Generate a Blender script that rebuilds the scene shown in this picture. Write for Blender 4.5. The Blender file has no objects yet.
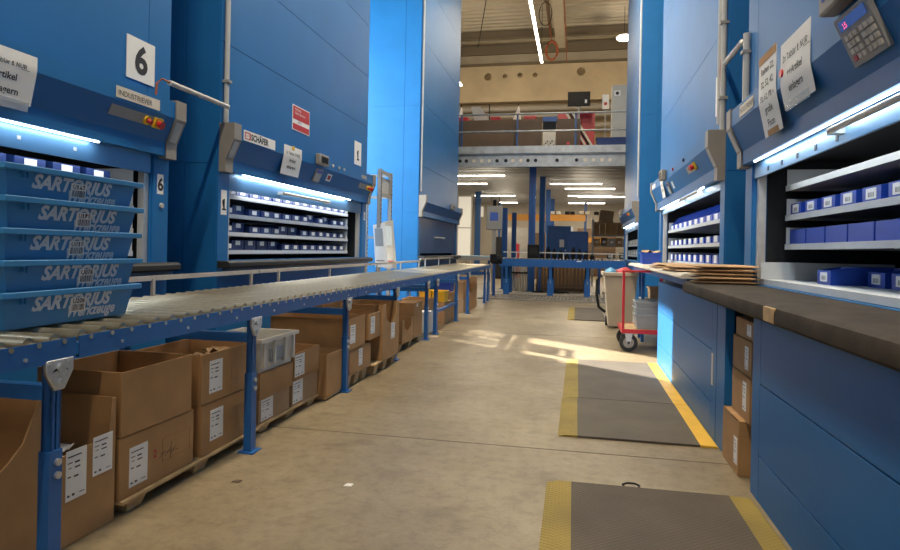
import bpy, bmesh, math, random
from mathutils import Matrix, Vector
random.seed(7)
PI = math.pi
scene = bpy.context.scene
COL = scene.collection

# ---------------------------------------------------------------- materials
def mat(name, col, rough=0.5, metal=0.0, var=0.0, scale=6.0, bump=0.0, bscale=80.0, emit=None, estr=0.0, spec=None, alpha=None, trans=0.0):
    m = bpy.data.materials.new(name); m.use_nodes = True
    nt = m.node_tree; b = nt.nodes['Principled BSDF']
    b.inputs['Base Color'].default_value = (*col, 1)
    b.inputs['Roughness'].default_value = rough
    b.inputs['Metallic'].default_value = metal
    if spec is not None: b.inputs['Specular IOR Level'].default_value = spec
    if trans: b.inputs['Transmission Weight'].default_value = trans
    if alpha is not None: b.inputs['Alpha'].default_value = alpha
    if emit: 
        b.inputs['Emission Color'].default_value = (*emit, 1); b.inputs['Emission Strength'].default_value = estr
    tc = None
    if var or bump:
        tc = nt.nodes.new('ShaderNodeTexCoord')
    if var:
        n = nt.nodes.new('ShaderNodeTexNoise'); n.inputs['Scale'].default_value = scale; n.inputs['Detail'].default_value = 5
        nt.links.new(tc.outputs['Object'], n.inputs['Vector'])
        r = nt.nodes.new('ShaderNodeMapRange'); r.inputs[1].default_value = 0.3; r.inputs[2].default_value = 0.7
        r.inputs[3].default_value = 1 - var; r.inputs[4].default_value = 1 + var
        nt.links.new(n.outputs['Fac'], r.inputs[0])
        mx = nt.nodes.new('ShaderNodeMix'); mx.data_type = 'RGBA'; mx.blend_type = 'MULTIPLY'; mx.inputs[0].default_value = 1
        mx.inputs[6].default_value = (*col, 1)
        nt.links.new(r.outputs[0], mx.inputs[7]); nt.links.new(mx.outputs[2], b.inputs['Base Color'])
    if bump:
        n2 = nt.nodes.new('ShaderNodeTexNoise'); n2.inputs['Scale'].default_value = bscale; n2.inputs['Detail'].default_value = 3
        nt.links.new(tc.outputs['Object'], n2.inputs['Vector'])
        bp = nt.nodes.new('ShaderNodeBump'); bp.inputs['Strength'].default_value = bump; bp.inputs['Distance'].default_value = 0.01
        nt.links.new(n2.outputs['Fac'], bp.inputs['Height']); nt.links.new(bp.outputs[0], b.inputs['Normal'])
    return m

M = {}
M['blue'] = mat('blue_paint', (0.014, 0.138, 0.37), 0.45, 0, 0.06, 2.0, 0.03, 300, spec=.28)
M['blue_dark'] = mat('deep_blue_paint', (0.012, 0.07, 0.20), 0.42, 0, 0.06, 2.0)
M['blue_conv'] = mat('conveyor_blue_paint', (0.014, 0.105, 0.34), 0.36, 0, 0.08, 8.0)
M['blue_rear'] = mat('column_blue_paint', (0.012, 0.075, 0.27), 0.4, 0, 0.05, 4.0)
M['tub'] = mat('blue_tub_plastic', (0.034, 0.215, 0.48), 0.45, 0, 0.05, 12)
M['bin'] = mat('blue_bin_plastic', (0.014, 0.065, 0.42), 0.38, 0, 0.08, 9)
M['bin_dark'] = mat('navy_bin_plastic', (0.012, 0.035, 0.15), 0.4, 0, 0.08, 9)
M['grey'] = mat('grey_paint', (0.30, 0.29, 0.27), 0.5, 0, 0.05, 6)
M['taupe'] = mat('taupe_paint', (0.27, 0.245, 0.21), 0.5, 0, 0.05, 6)
M['ltgrey'] = mat('light_grey_paint', (0.48, 0.48, 0.46), 0.5, 0, 0.05, 6)
M['tray'] = mat('tray_steel', (0.55, 0.57, 0.58), 0.45, 0.0, 0.05, 10)
M['zinc'] = mat('zinc_plate', (0.55, 0.57, 0.58), 0.35, 0.75, 0.12, 40)
M['steel'] = mat('roller_steel', (0.50, 0.43, 0.30), 0.3, 0.8, 0.1, 30)
M['alu'] = mat('aluminium', (0.60, 0.57, 0.52), 0.38, 0.6, 0.06, 20)
M['shutter'] = mat('shutter_blue_steel', (0.10, 0.24, 0.42), 0.32, 0.35, 0.06, 3)
M['black'] = mat('black_plastic', (0.010, 0.010, 0.011), 0.5, spec=.15)
M['dark'] = mat('shaft_black', (0.008, 0.009, 0.011), 0.8)
M['rubber'] = mat('black_rubber', (0.02, 0.02, 0.02), 0.55, 0, 0.1, 20)
M['white'] = mat('white_paper', (0.80, 0.79, 0.76), 0.7, 0, 0.03, 8)
M['ink'] = mat('black_ink', (0.015, 0.015, 0.018), 0.6)
M['tubprint'] = mat('grey_print', (0.60, 0.68, 0.74), 0.6)
M['red'] = mat('red_paint', (0.50, 0.02, 0.03), 0.4)
M['redink'] = mat('red_ink', (0.45, 0.03, 0.03), 0.6)
M['yellow'] = mat('yellow_plastic', (0.72, 0.45, 0.02), 0.45, 0, 0.05, 8)
M['orange'] = mat('orange_paint', (0.75, 0.33, 0.03), 0.45, 0, 0.05, 6)
M['card'] = mat('cardboard', (0.40, 0.225, 0.095), 0.85, 0, 0.12, 5, 0.08, 120)
M['card2'] = mat('pale_cardboard', (0.42, 0.27, 0.145), 0.85, 0, 0.12, 5, 0.08, 120)
M['cardin'] = mat('cardboard_inside', (0.30, 0.175, 0.08), 0.9, 0, 0.1, 5)
M['envelope'] = mat('brown_envelope', (0.47, 0.29, 0.14), 0.75, 0, 0.12, 8, 0.1, 60)
M['wood'] = mat('pallet_wood', (0.50, 0.34, 0.17), 0.8, 0, 0.2, 12)
M['brown'] = mat('brown_plywood', (0.12, 0.075, 0.045), 0.65, 0, 0.12, 3)
M['worktop'] = mat('dark_worktop', (0.042, 0.033, 0.025), 0.7, 0, 0.35, 7, 0.15, 120, spec=.12)
M['cream'] = mat('cream_laminate', (0.62, 0.56, 0.46), 0.5, 0, 0.06, 8)
M['beige'] = mat('beige_plastic', (0.52, 0.42, 0.30), 0.5, 0, 0.05, 5)
M['conc'] = mat('concrete_wall', (0.50, 0.41, 0.28), 0.85, 0, 0.10, 1.2, 0.1, 20)
M['roof'] = mat('roof_sheet', (0.36, 0.32, 0.25), 0.55, 0.1, 0.06, 2)
M['wall'] = mat('hall_wall', (0.42, 0.38, 0.32), 0.8, 0, 0.06, 1)
M['deck'] = mat('deck_steel', (0.34, 0.34, 0.33), 0.5, 0.3, 0.08, 3)
M['beam'] = mat('galvanised_beam', (0.34, 0.36, 0.38), 0.42, 0.6, 0.18, 6)
M['tote'] = mat('milky_plastic', (0.62, 0.60, 0.55), 0.45, 0, 0.05, 6)
M['grtote'] = mat('grey_crate_plastic', (0.33, 0.36, 0.38), 0.4, 0, 0.05, 6)
M['lamp'] = mat('lamp_diffuser', (0.9, 0.9, 0.85), 0.5, emit=(1.0, 0.90, 0.74), estr=14.0)
M['led'] = mat('led_strip', (0.9, 0.9, 0.9), 0.5, emit=(0.85, 0.95, 1.0), estr=9.0)
M['screen'] = mat('screen_blue', (0.02, 0.03, 0.10), 0.15, emit=(0.10, 0.16, 0.55), estr=0.25)
M['screen_off'] = mat('screen_dark', (0.006, 0.005, 0.006), 0.35, spec=.1)
M['digit'] = mat('red_digit', (0.8, 0.05, 0.15), 0.4, emit=(1.0, 0.10, 0.22), estr=2.0)
M['glass'] = mat('window_glass', (0.9, 0.95, 1.0), 0.05, trans=1.0)
M['bright'] = mat('bright_pane', (.6, .58, .5), .4, emit=(1, .92, .76), estr=.42)
M['clear'] = mat('clear_tape', (0.75, 0.80, 0.85), 0.2, alpha=0.35)
M['copper'] = mat('orange_cable', (0.34, 0.08, 0.025), 0.5)
M['pale_blue'] = mat('pale_blue_paint', (0.12, 0.33, 0.50), 0.4)

def barcode_mat():
    m = bpy.data.materials.new('barcode_card'); m.use_nodes = True
    nt = m.node_tree; b = nt.nodes['Principled BSDF']; b.inputs['Roughness'].default_value = 0.6
    tc = nt.nodes.new('ShaderNodeTexCoord'); sp = nt.nodes.new('ShaderNodeSeparateXYZ')
    nt.links.new(tc.outputs['Generated'], sp.inputs[0])
    n = nt.nodes.new('ShaderNodeTexNoise'); n.noise_dimensions = '1D'; n.inputs['Scale'].default_value = 26; n.inputs['Detail'].default_value = 0
    nt.links.new(sp.outputs['X'], n.inputs['W'])
    def cmp(src, lo, hi):
        a = nt.nodes.new('ShaderNodeMath'); a.operation = 'GREATER_THAN'; a.inputs[1].default_value = lo
        c = nt.nodes.new('ShaderNodeMath'); c.operation = 'LESS_THAN'; c.inputs[1].default_value = hi
        d = nt.nodes.new('ShaderNodeMath'); d.operation = 'MULTIPLY'
        nt.links.new(src, a.inputs[0]); nt.links.new(src, c.inputs[0]); nt.links.new(a.outputs[0], d.inputs[0]); nt.links.new(c.outputs[0], d.inputs[1])
        return d.outputs[0]
    t = cmp(n.outputs['Fac'], 0.5, 2); x = cmp(sp.outputs['X'], .2, .8); z = cmp(sp.outputs['Z'], .18, .62)
    def mul(a, c):
        d = nt.nodes.new('ShaderNodeMath'); d.operation = 'MULTIPLY'; nt.links.new(a, d.inputs[0]); nt.links.new(c, d.inputs[1]); return d.outputs[0]
    f = mul(mul(t, x), z)
    mx = nt.nodes.new('ShaderNodeMix'); mx.data_type = 'RGBA'; mx.inputs[6].default_value = (.80, .80, .78, 1); mx.inputs[7].default_value = (.03, .03, .04, 1)
    nt.links.new(f, mx.inputs[0]); nt.links.new(mx.outputs[2], b.inputs['Base Color'])
    return m
M['barcode'] = barcode_mat()

def floor_mat():
    m = bpy.data.materials.new('concrete_floor'); m.use_nodes = True
    nt = m.node_tree; L = nt.links; b = nt.nodes['Principled BSDF']
    tc = nt.nodes.new('ShaderNodeTexCoord')
    def noise(s, d=6, r=.6):
        n = nt.nodes.new('ShaderNodeTexNoise'); n.inputs['Scale'].default_value = s; n.inputs['Detail'].default_value = d; n.inputs['Roughness'].default_value = r
        L.new(tc.outputs['Object'], n.inputs['Vector']); return n.outputs['Fac']
    def ramp(src, stops):
        r = nt.nodes.new('ShaderNodeValToRGB'); e = r.color_ramp.elements
        while len(e) < len(stops): e.new(0.5)
        for k, (p, c) in enumerate(stops): e[k].position = p; e[k].color = (*c, 1)
        L.new(src, r.inputs[0]); return r.outputs[0]
    def mix(a, c, mode='MULTIPLY', f=1.0):
        x = nt.nodes.new('ShaderNodeMix'); x.data_type = 'RGBA'; x.blend_type = mode; x.inputs[0].default_value = f
        L.new(a, x.inputs[6]); L.new(c, x.inputs[7]); return x.outputs[2]
    base = ramp(noise(.9, 8, .65), [(.30, (.160, .122, .074)), (.5, (.235, .184, .114)), (.72, (.305, .245, .158))])
    fine = ramp(noise(14, 8, .7), [(.3, (.66, .65, .63)), (.52, (1, 1, 1)), (.75, (1.15, 1.15, 1.13))])
    spots = ramp(noise(38, 5, .75), [(.26, (.45, .43, .4)), (.40, (1, 1, 1)), (.8, (1, 1, 1))])
    c = mix(mix(base, fine), spots, f=.9)
    stain = ramp(noise(2.7, 3, .5), [(.27, (.66, .64, .62)), (.4, (1, 1, 1)), (.9, (1, 1, 1))])
    c = mix(c, stain)
    L.new(c, b.inputs['Base Color'])
    rr = nt.nodes.new('ShaderNodeMapRange'); rr.inputs[3].default_value = .30; rr.inputs[4].default_value = .55
    L.new(noise(3, 5), rr.inputs[0]); L.new(rr.outputs[0], b.inputs['Roughness'])
    bp = nt.nodes.new('ShaderNodeBump'); bp.inputs['Strength'].default_value = .12; bp.inputs['Distance'].default_value = .01
    L.new(noise(60, 4), bp.inputs['Height']); L.new(bp.outputs[0], b.inputs['Normal'])
    return m
M['floor'] = floor_mat()

def tread_mat(name, col, rough=.6, scale=1.0, strength=.5):
    # rubber / plate with a fine raised lozenge pattern
    m = mat(name, col, rough, 0, .22, 3.0); nt = m.node_tree; L = nt.links; b = nt.nodes['Principled BSDF']
    tc = nt.nodes.new('ShaderNodeTexCoord')
    outs = []
    for ang in (.9, -.9):
        mp = nt.nodes.new('ShaderNodeMapping'); mp.inputs['Rotation'].default_value = (0, 0, ang)
        w = nt.nodes.new('ShaderNodeTexWave'); w.inputs['Scale'].default_value = 16 * scale
        L.new(tc.outputs['Object'], mp.inputs[0]); L.new(mp.outputs[0], w.inputs['Vector']); outs.append(w.outputs['Fac'])
    mu = nt.nodes.new('ShaderNodeMath'); mu.operation = 'MULTIPLY'; L.new(outs[0], mu.inputs[0]); L.new(outs[1], mu.inputs[1])
    bp = nt.nodes.new('ShaderNodeBump'); bp.inputs['Strength'].default_value = strength; bp.inputs['Distance'].default_value = .006
    L.new(mu.outputs[0], bp.inputs['Height']); L.new(bp.outputs[0], b.inputs['Normal'])
    return m
M['mat'] = tread_mat('mat_rubber', (.075, .058, .042), .75)
M['mat_worn'] = tread_mat('worn_mat_rubber', (.085, .068, .050), .7, 1, .15)
M['mat_yellow'] = tread_mat('mat_yellow', (.255, .18, .03), .7)
M['tape_yellow'] = mat('bright_yellow_edge', (.72, .42, .03), .5, 0, .1, 6)

# ---------------------------------------------------------------- geometry helpers
try: FONT = bpy.data.fonts.load(bpy.utils.system_resource('DATAFILES', path='fonts') + '/Inter.woff2')
except Exception: FONT = None
class MB:
    def __init__(s): s.v = []; s.f = []
    def add(s, vs, fs):
        o = len(s.v); s.v += [tuple(v) for v in vs]; s.f += [tuple(i + o for i in f) for f in fs]; return s
    def box(s, x0, x1, y0, y1, z0, z1):
        return s.hexa([(x0,y0,z0),(x1,y0,z0),(x1,y1,z0),(x0,y1,z0),(x0,y0,z1),(x1,y0,z1),(x1,y1,z1),(x0,y1,z1)])
    def hexa(s, p):
        return s.add(p, [(0,3,2,1),(4,5,6,7),(0,1,5,4),(1,2,6,5),(2,3,7,6),(3,0,4,7)])
    def bar(s, p0, p1, w, h):
        p0 = Vector(p0); p1 = Vector(p1); d = (p1 - p0).normalized()
        up = Vector((0,0,1)) if abs(d.z) < .95 else Vector((0,1,0))
        a = d.cross(up).normalized() * (w/2); c = a.cross(d).normalized() * (h/2)
        return s.hexa([p0-a-c, p0+a-c, p0+a+c, p0-a+c, p1-a-c, p1+a-c, p1+a+c, p1-a+c])
    def cyl(s, p0, p1, r, n=12, r2=None):
        p0 = Vector(p0); p1 = Vector(p1); d = (p1 - p0).normalized()
        up = Vector((0,0,1)) if abs(d.z) < .95 else Vector((1,0,0))
        a = d.cross(up).normalized(); b = d.cross(a); r2 = r if r2 is None else r2
        vs = [p0 + (a*math.cos(2*PI*k/n) + b*math.sin(2*PI*k/n))*r for k in range(n)] + [p1 + (a*math.cos(2*PI*k/n) + b*math.sin(2*PI*k/n))*r2 for k in range(n)]
        fs = [(k, (k+1) % n, n+(k+1) % n, n+k) for k in range(n)] + [tuple(range(n-1,-1,-1)), tuple(range(n, 2*n))]
        return s.add(vs, fs)
    def tube(s, pts, r, n=8):
        pts = [Vector(p) for p in pts]; rings = []
        for i, p in enumerate(pts):
            d = (pts[min(i+1,len(pts)-1)] - pts[max(i-1,0)]).normalized()
            up = Vector((0,0,1)) if abs(d.z) < .9 else Vector((1,0,0))
            a = d.cross(up).normalized(); b = d.cross(a)
            rings.append([p + (a*math.cos(2*PI*k/n) + b*math.sin(2*PI*k/n))*r for k in range(n)])
        vs = [q for g in rings for q in g]; fs = []
        for i in range(len(rings)-1):
            for k in range(n): fs.append((i*n+k, i*n+(k+1) % n, (i+1)*n+(k+1) % n, (i+1)*n+k))
        fs += [tuple(range(n-1,-1,-1)), tuple((len(rings)-1)*n+k for k in range(n))]
        return s.add(vs, fs)
    def prism(s, pts, axis, lo, hi):
        # pts: polygon in the two other axes (in xyz order)
        def P(a, b, t): return {'x': (t,a,b), 'y': (a,t,b), 'z': (a,b,t)}[axis]
        n = len(pts); vs = [P(a,b,lo) for a,b in pts] + [P(a,b,hi) for a,b in pts]
        return s.add(vs, [tuple(range(n)), tuple(range(2*n-1,n-1,-1))] + [(k,(k+1) % n,n+(k+1) % n,n+k) for k in range(n)])
    def lathe(s, prof, c=(0,0,0), n=20):
        vs = [(c[0]+r*math.cos(2*PI*k/n), c[1]+r*math.sin(2*PI*k/n), c[2]+z) for r, z in prof for k in range(n)]; fs = []
        for i in range(len(prof)-1):
            for k in range(n): fs.append((i*n+k, i*n+(k+1) % n, (i+1)*n+(k+1) % n, (i+1)*n+k))
        fs += [tuple(range(n-1,-1,-1)), tuple((len(prof)-1)*n+k for k in range(n))]
        return s.add(vs, fs)
    def text(s, t, size, fn, bold=0.0, shear=0.0, align='LEFT', fit=None):
        cu = bpy.data.curves.new('t', 'FONT'); cu.body = t
        if FONT and '1' in t:
            cu.font = FONT; bold = min(bold, size*.012)
            if len(t) > 1: size *= 1.25
        cu.size = size; cu.offset = bold; cu.shear = shear
        cu.align_x = align; cu.resolution_u = 3
        o = bpy.data.objects.new('t', cu); COL.objects.link(o); bpy.context.view_layer.update()
        me = bpy.data.meshes.new_from_object(o.evaluated_get(bpy.context.evaluated_depsgraph_get()))
        k = fit/max(1e-6, max(v.co.x for v in me.vertices)) if fit else 1
        s.add([fn(v.co.x*k, v.co.y) for v in me.vertices], [tuple(p.vertices) for p in me.polygons])
        bpy.data.objects.remove(o); bpy.data.curves.remove(cu); bpy.data.meshes.remove(me); return s
    def mesh(s, name, flat=False, ang=34):
        me = bpy.data.meshes.new(name); me.from_pydata(s.v, [], s.f); me.update()
        bm = bmesh.new(); bm.from_mesh(me)
        if not flat: bmesh.ops.recalc_face_normals(bm, faces=bm.faces)
        bm.to_mesh(me); bm.free()
        for p in me.polygons: p.use_smooth = True
        me.set_sharp_from_angle(angle=math.radians(ang))
        return me
    def build(s, name, m, parent=None, bevel=0.0, flat=False, loc=None, rot=None, ang=34):
        me = s.mesh(name, flat, ang); me.materials.append(M[m] if isinstance(m, str) else m)
        o = bpy.data.objects.new(name, me); COL.objects.link(o)
        if parent: o.parent = parent
        if loc: o.location = loc
        if rot: o.rotation_euler = rot
        if bevel:
            b = o.modifiers.new('bevel', 'BEVEL'); b.width = bevel; b.segments = 2; b.limit_method = 'ANGLE'; b.angle_limit = math.radians(40)
        return o

def tag(o, label, cat, group=None):
    o['label'] = label; o['category'] = cat
    if group: o['group'] = group
    return o
def thing(name, label, cat, loc=(0,0,0), rz=0.0, group=None):
    o = bpy.data.objects.new(name, None); o.empty_display_size = .1; COL.objects.link(o)
    o.location = loc; o.rotation_euler = (0,0,rz)
    return tag(o, label, cat, group)
def structure(o): o['kind'] = 'structure'; return o
def bx(*a): return MB().box(*a)
ORD = 'first second third fourth fifth sixth seventh eighth ninth tenth eleventh twelfth thirteenth fourteenth fifteenth sixteenth seventeenth eighteenth'.split()

# ---------------------------------------------------------------- the setting
structure(bx(-6.6, 5.2, -4, 36.2, -.2, 0).build('floor', 'floor'))
for k, y in enumerate((3.645, 8.6, 13.6)):
    structure(bx(-3.0, .84, y, y+.009, 0, .0015).build('trim_%d' % (k+1), mat('joint_filler_%d' % k, (.15, .12, .085), .8)))
# left wall with a tall daylight window between the lifts
wl = MB()
WY0, WY1, WZ0, WZ1 = 9.1, 12.9, .8, 6.6
wl.box(-6.6, -6.4, -4, WY0, 0, 10.7).box(-6.6, -6.4, WY1, 36.2, 0, 10.7).box(-6.6, -6.4, WY0, WY1, 0, WZ0).box(-6.6, -6.4, WY0, WY1, WZ1, 10.7)
structure(wl.build('wall_left', 'wall'))
fr = MB()
for y in (WY0, (WY0+WY1)/2-.04, WY1-.08): fr.box(-6.55, -6.42, y, y+.08, WZ0, WZ1)
for z in (WZ0, 2.7, 4.6, WZ1-.08): fr.box(-6.55, -6.42, WY0, WY1, z, z+.08)
structure(fr.build('window_1', 'ltgrey'))
structure(bx(5.0, 5.2, -4, 36.2, 0, 10.7).build('wall_right', 'wall'))
# roof of trapezoid sheets, ribs running across the aisle
pts = []; y = -4.0
while y < 28:
    pts += [(y, 10.62), (y+.14, 10.62), (y+.19, 10.72), (y+.33, 10.72)]; y += .38
pts2 = [(a, b+.02) for a, b in reversed(pts)]
rf = MB()
n = len(pts)
vs = [(-6.6, a, b) for a, b in pts] + [(5.2, a, b) for a, b in pts] + [(-6.6, a, b+.03) for a, b in pts] + [(5.2, a, b+.03) for a, b in pts]
rf.add(vs, [(k, k+1, n+k+1, n+k) for k in range(n-1)] + [(2*n+k, 3*n+k, 3*n+k+1, 2*n+k+1) for k in range(n-1)])
structure(rf.build('ceiling', 'roof'))
gb = MB()
for y in (8.0, 17.5, 26.6): gb.box(-6.4, 5.0, y, y+.12, 10.32, 10.62).box(-6.4, 5.0, y-.06, y+.18, 10.28, 10.33)
gb.box(-6.4, 5, 27.75, 27.98, 9.98, 10.4).box(-6.4, 5, 27.75, 27.98, 9.52, 9.58)
structure(gb.build('trim_4', mat('roof_girder', (.16, .13, .09), .6)))
structure(bx(-6.4, 5, 27.8, 27.99, 9.6, 9.96).build('trim_6', 'roof'))
# upper concrete wall with the round holes above the mezzanine
up = MB()
holes = [(-4.13, 9.05, .17), (-3.35, 9.06, .11), (-2.67, 9.08, .12), (-2.0, 9.06, .11), (.02, 9.14, .19)]
# wall built as strips around square openings, each closed with a round collar ring
HZ0, HZ1 = 8.85, 9.35
up.box(-6.4, 5, 28, 28.3, 7.9, HZ0).box(-6.4, 5, 28, 28.3, HZ1, 10.62)
x0 = -6.4
for hx, hz, hr in holes:
    up.box(x0, hx-.2, 28, 28.3, HZ0, HZ1); x0 = hx+.2
    N = 16
    for q in range(N):
        a0, a1 = 2*PI*q/N, 2*PI*(q+1)/N
        def sq(a):
            c, s_ = math.cos(a), math.sin(a); k = 1/max(abs(c), abs(s_)); return c*k, s_*k
        def pt(a, f, yy):
            if f: u, w = sq(a); return (hx+.2*u, yy, (HZ0+HZ1)/2+.25*w)
            return (hx+hr*math.cos(a), yy, hz+hr*math.sin(a))
        up.hexa([pt(a0,0,28), pt(a1,0,28), pt(a1,1,28), pt(a0,1,28), pt(a0,0,28.3), pt(a1,0,28.3), pt(a1,1,28.3), pt(a0,1,28.3)])
up.box(x0, 5, 28, 28.3, HZ0, HZ1)
structure(up.build('wall_back', 'conc'))
structure(bx(-6.4, 5, 29.0, 29.2, 4.2, 10.62).build('wall_rear', mat('brown_rear_wall', (.30, .23, .14), .8, 0, .1, 1)))
structure(bx(-6.4, 5, 36, 36.2, 0, 4.2).build('wall_far', 'wall'))
# mezzanine floor over the rear hall
dk = MB()
dk.box(-6.4, 5, 17.45, 36, 3.95, 4.07)
for k in range(46): dk.box(-6.4, 5, 17.6+k*.4, 17.8+k*.4, 3.87, 3.95)
structure(dk.build('trim_5', 'deck'))

# ---------------------------------------------------------------- vertical lifts
W = 4.05
lifts = {}
PROF = [(0, 2.21), (-.135, 2.21), (-.135, 2.09), (-.055, 1.91), (-.055, 1.81), (0, 1.81)]
SL = math.atan2(.08, .18)
def slant(t, off=0.0):      # t 0 top .. 1 bottom of the slanted console face -> (w, z)
    w = -.135 + .08*t; z = 2.09 - .18*t
    return w - off*math.cos(SL), z - off*math.sin(SL)
def lift(key, label, side, y, zo, zs, depth, ledge, handle, seams, shutter_full=False, trays=(), W=4.05, tw=(.10, .26, .26), vseam=True):
    if side == 'L': root = thing('vertical_lift', label, 'storage lift', (-3.1, y, 0), PI/2)
    else: root = thing('vertical_lift', label, 'storage lift', (1.23, y, 0), -PI/2)
    H = 9.7
    b = MB()
    b.box(0, W, .012, depth, 1.84, H).box(0, W, .95, depth, 0, 1.84).box(0, W, 0, .95, 0, zo-.05)
    b.box(0, .18, .012, .95, zo-.05, 1.84).box(W-.18, W, .012, .95, zo-.05, 1.84)
    b.box(0, .17, 0, .012, zo-.05, 1.84).box(W-.17, W, 0, .012, zo-.05, 1.84)
    zz = [1.84] + list(seams) + [H]
    for i in range(len(zz)-1):
        if vseam: b.box(.004, .25, 0, .012, zz[i]+.003, zz[i+1]-.003).box(.256, W-.256, 0, .012, zz[i]+.003, zz[i+1]-.003).box(W-.25, W-.004, 0, .012, zz[i]+.003, zz[i+1]-.003)
        else: b.box(.004, W-.004, 0, .012, zz[i]+.003, zz[i+1]-.003)
    for a0, a1 in ((-.006, 0), (W, W+.006)):
        for w0, w1 in ((.012, .33), (.336, depth)):
            for q0, q1 in ((.02, 1.87), (1.876, 4.0), (4.006, 6.6), (6.606, H)): b.box(a0, a1, w0, w1, q0, q1)
    b.build('body', 'blue', root)
    d = MB(); d.box(.18, W-.18, .93, .945, zo-.05, 1.84).box(.181, .19, .10, .93, zo-.05, 1.84).box(W-.19, W-.181, .10, .93, zo-.05, 1.84).box(.19, W-.19, .1, .93, 1.82, 1.835)
    d.build('shaft', 'dark', root)
    for u0 in (.185, W-.235): bx(u0, u0+.05, .03, .08, zo-.05, 1.80).build('door_track', 'alu', root)
    z0 = zo if shutter_full else zs
    sh = bx(.19, W-.19, .012, .028, z0, 1.83).build('shutter', 'shutter' if not shutter_full else 'blue_dark', root)
    if handle:
        h = MB(); zh = z0 + (.06 if not shutter_full else .35)
        h.cyl((handle[0], -.045, zh), (handle[1], -.045, zh), .015, 10)
        for u in handle: h.box(u-.03, u+.03, -.05, .012, zh-.018, zh+.018)
        h.build('handle', 'alu', sh)
    MB().prism([(w, z) for w, z in PROF], 'x', .12, W-.12).build('console', 'blue', root, ang=12)
    P2 = [(0, 2.225), (-.145, 2.225), (-.145, 2.085), (-.065, 1.905), (-.065, 1.795), (0, 1.795)]
    for u0 in (0, W-.12):
        cap = MB().prism(P2, 'x', u0, u0+.12).build('end_cap', 'taupe', root, ang=12)
        k = MB(); 
        w0, q0 = slant(.12, .013); w1, q1 = slant(.92, .013); e = .002
        k.hexa([(u0+.02, w0, q0), (u0+.1, w0, q0), (u0+.1, w1, q1), (u0+.02, w1, q1), (u0+.02, w0+e, q0), (u0+.1, w0+e, q0), (u0+.1, w1+e, q1), (u0+.02, w1+e, q1)])
        k.build('sticker', 'ltgrey', cap)
    if not shutter_full:
        bx(.35, W-.75, -.036, -.024, 1.800, 1.8095).build('light_strip', 'led', root)
        la = bpy.data.lights.new('strip_light', 'AREA'); la.shape = 'RECTANGLE'; la.size = W-1.1; la.size_y = .03; la.energy = 4.5; la.color = (.85, .94, 1.0)
        lo = bpy.data.objects.new('strip_light', la); COL.objects.link(lo); lo.parent = root; lo.location = (W/2-.2, -.036, 1.797); lo.rotation_euler = (math.radians(12), 0, 0)
        lb = bpy.data.lights.new('shaft_light', 'AREA'); lb.shape = 'RECTANGLE'; lb.size = W-1; lb.size_y = .04; lb.energy = 5; lb.color = (.92, .97, 1.0)
        l2 = bpy.data.objects.new('shaft_light', lb); COL.objects.link(l2); l2.parent = root; l2.location = (W/2, .045, zs+.03); l2.rotation_euler = (math.radians(38), 0, 0)
    if ledge:
        MB().prism([(0, 1.01), (-.10, 1.01), (-.125, .995), (-.125, .955), (-.10, .945), (0, .945)], 'x', .0, W-.0).build('ledge', 'rubber', root, bevel=.006)
        bx(0, W, -.05, 0, .90, .945).build('ledge_support', 'blue_dark', root)
    for tz in trays:
        f0, a0, a1 = tw[0], tw[1], W-tw[2]
        if isinstance(tz, tuple): tz, f0 = tz
        t = MB(); t.box(a0, a1, f0, .88, tz-.006, tz).box(a0, a1, f0-.008, f0, tz-.034, tz+.004).box(a0, a1, .872, .88, tz-.03, tz+.10)
        for q in (a0, a1-.006): t.box(q, q+.006, f0, .88, tz-.03, tz+.12)
        tr = t.build('tray', 'tray', root)
    lifts[key] = root
    root_m[key] = Matrix.Translation(root.location) @ Matrix.Rotation(root.rotation_euler.z, 4, 'Z')
    return root
root_m = {}
# control parts on a console
def slab(root, name, u0, u1, t0, t1, th, m, off=0.0):
    b = MB(); vs = []
    for o in (off, off+th):
        for u, t in ((u0,t0),(u1,t0),(u1,t1),(u0,t1)): w, z = slant(t, o); vs.append((u, w, z))
    return b.hexa(vs).build(name, m, root)
def stext(mb, s, u, t, off, size, **k):    # lettering lying on the slanted face
    def fn(x, y):
        w, z = slant(t - y/.197, off); return (u + x, w, z)
    return mb.text(s, size, fn, **k)
def vtext(s, u, z, w, size, **k):
    return MB().text(s, size, lambda x, y: (u+x, w, z+y), **k)
def estop(root, u):
    pl = slab(root, 'control_plate', u-.40, u+.10, .18, .55, .004, 'grey')
    for du, mm, r, yb in ((-.05, 'yellow', .032, 1), (.055, 'yellow', .036, 1)):
        w, z = slant(.38, .004); w2, z2 = slant(.38, .018); w3, z3 = slant(.38, .05)
        if du < 0:
            o = MB().cyl((u+du, w, z), (u+du, w2, z2), r, 16).build('key_switch', 'yellow', root)
            MB().cyl((u+du, w2, z2), (u+du, w3, z3), .016, 12).build('key_knob', 'redink', o)
        else:
            o = bx(u+du-.038, u+du+.038, 0, 0.001, 0, .001)
            o = slab(root, 'emergency_stop', u+du-.038, u+du+.038, .18, .56, .02, 'yellow', .004)
            w2, z2 = slant(.38, .022); w4, z4 = slant(.38, .06)
            MB().cyl((u+du, w2, z2), (u+du, w4, z4), .022, 14, .030).build('stop_button', 'red', o)
def display(root, u, big=False, m='screen_off'):
    d = bx(u-.13, u+.13, -.20, -.135, 2.10, 2.225) if not big else bx(u-.22, u+.22, -.21, -.135, 2.20, 2.52)
    o = d.build('display', 'taupe', root, bevel=.012)
    (bx(u-.095, u+.095, -.204, -.199, 2.125, 2.195) if not big else bx(u-.17, u+.17, -.214, -.209, 2.25, 2.47)).build('screen', m, o)
    return o
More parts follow.
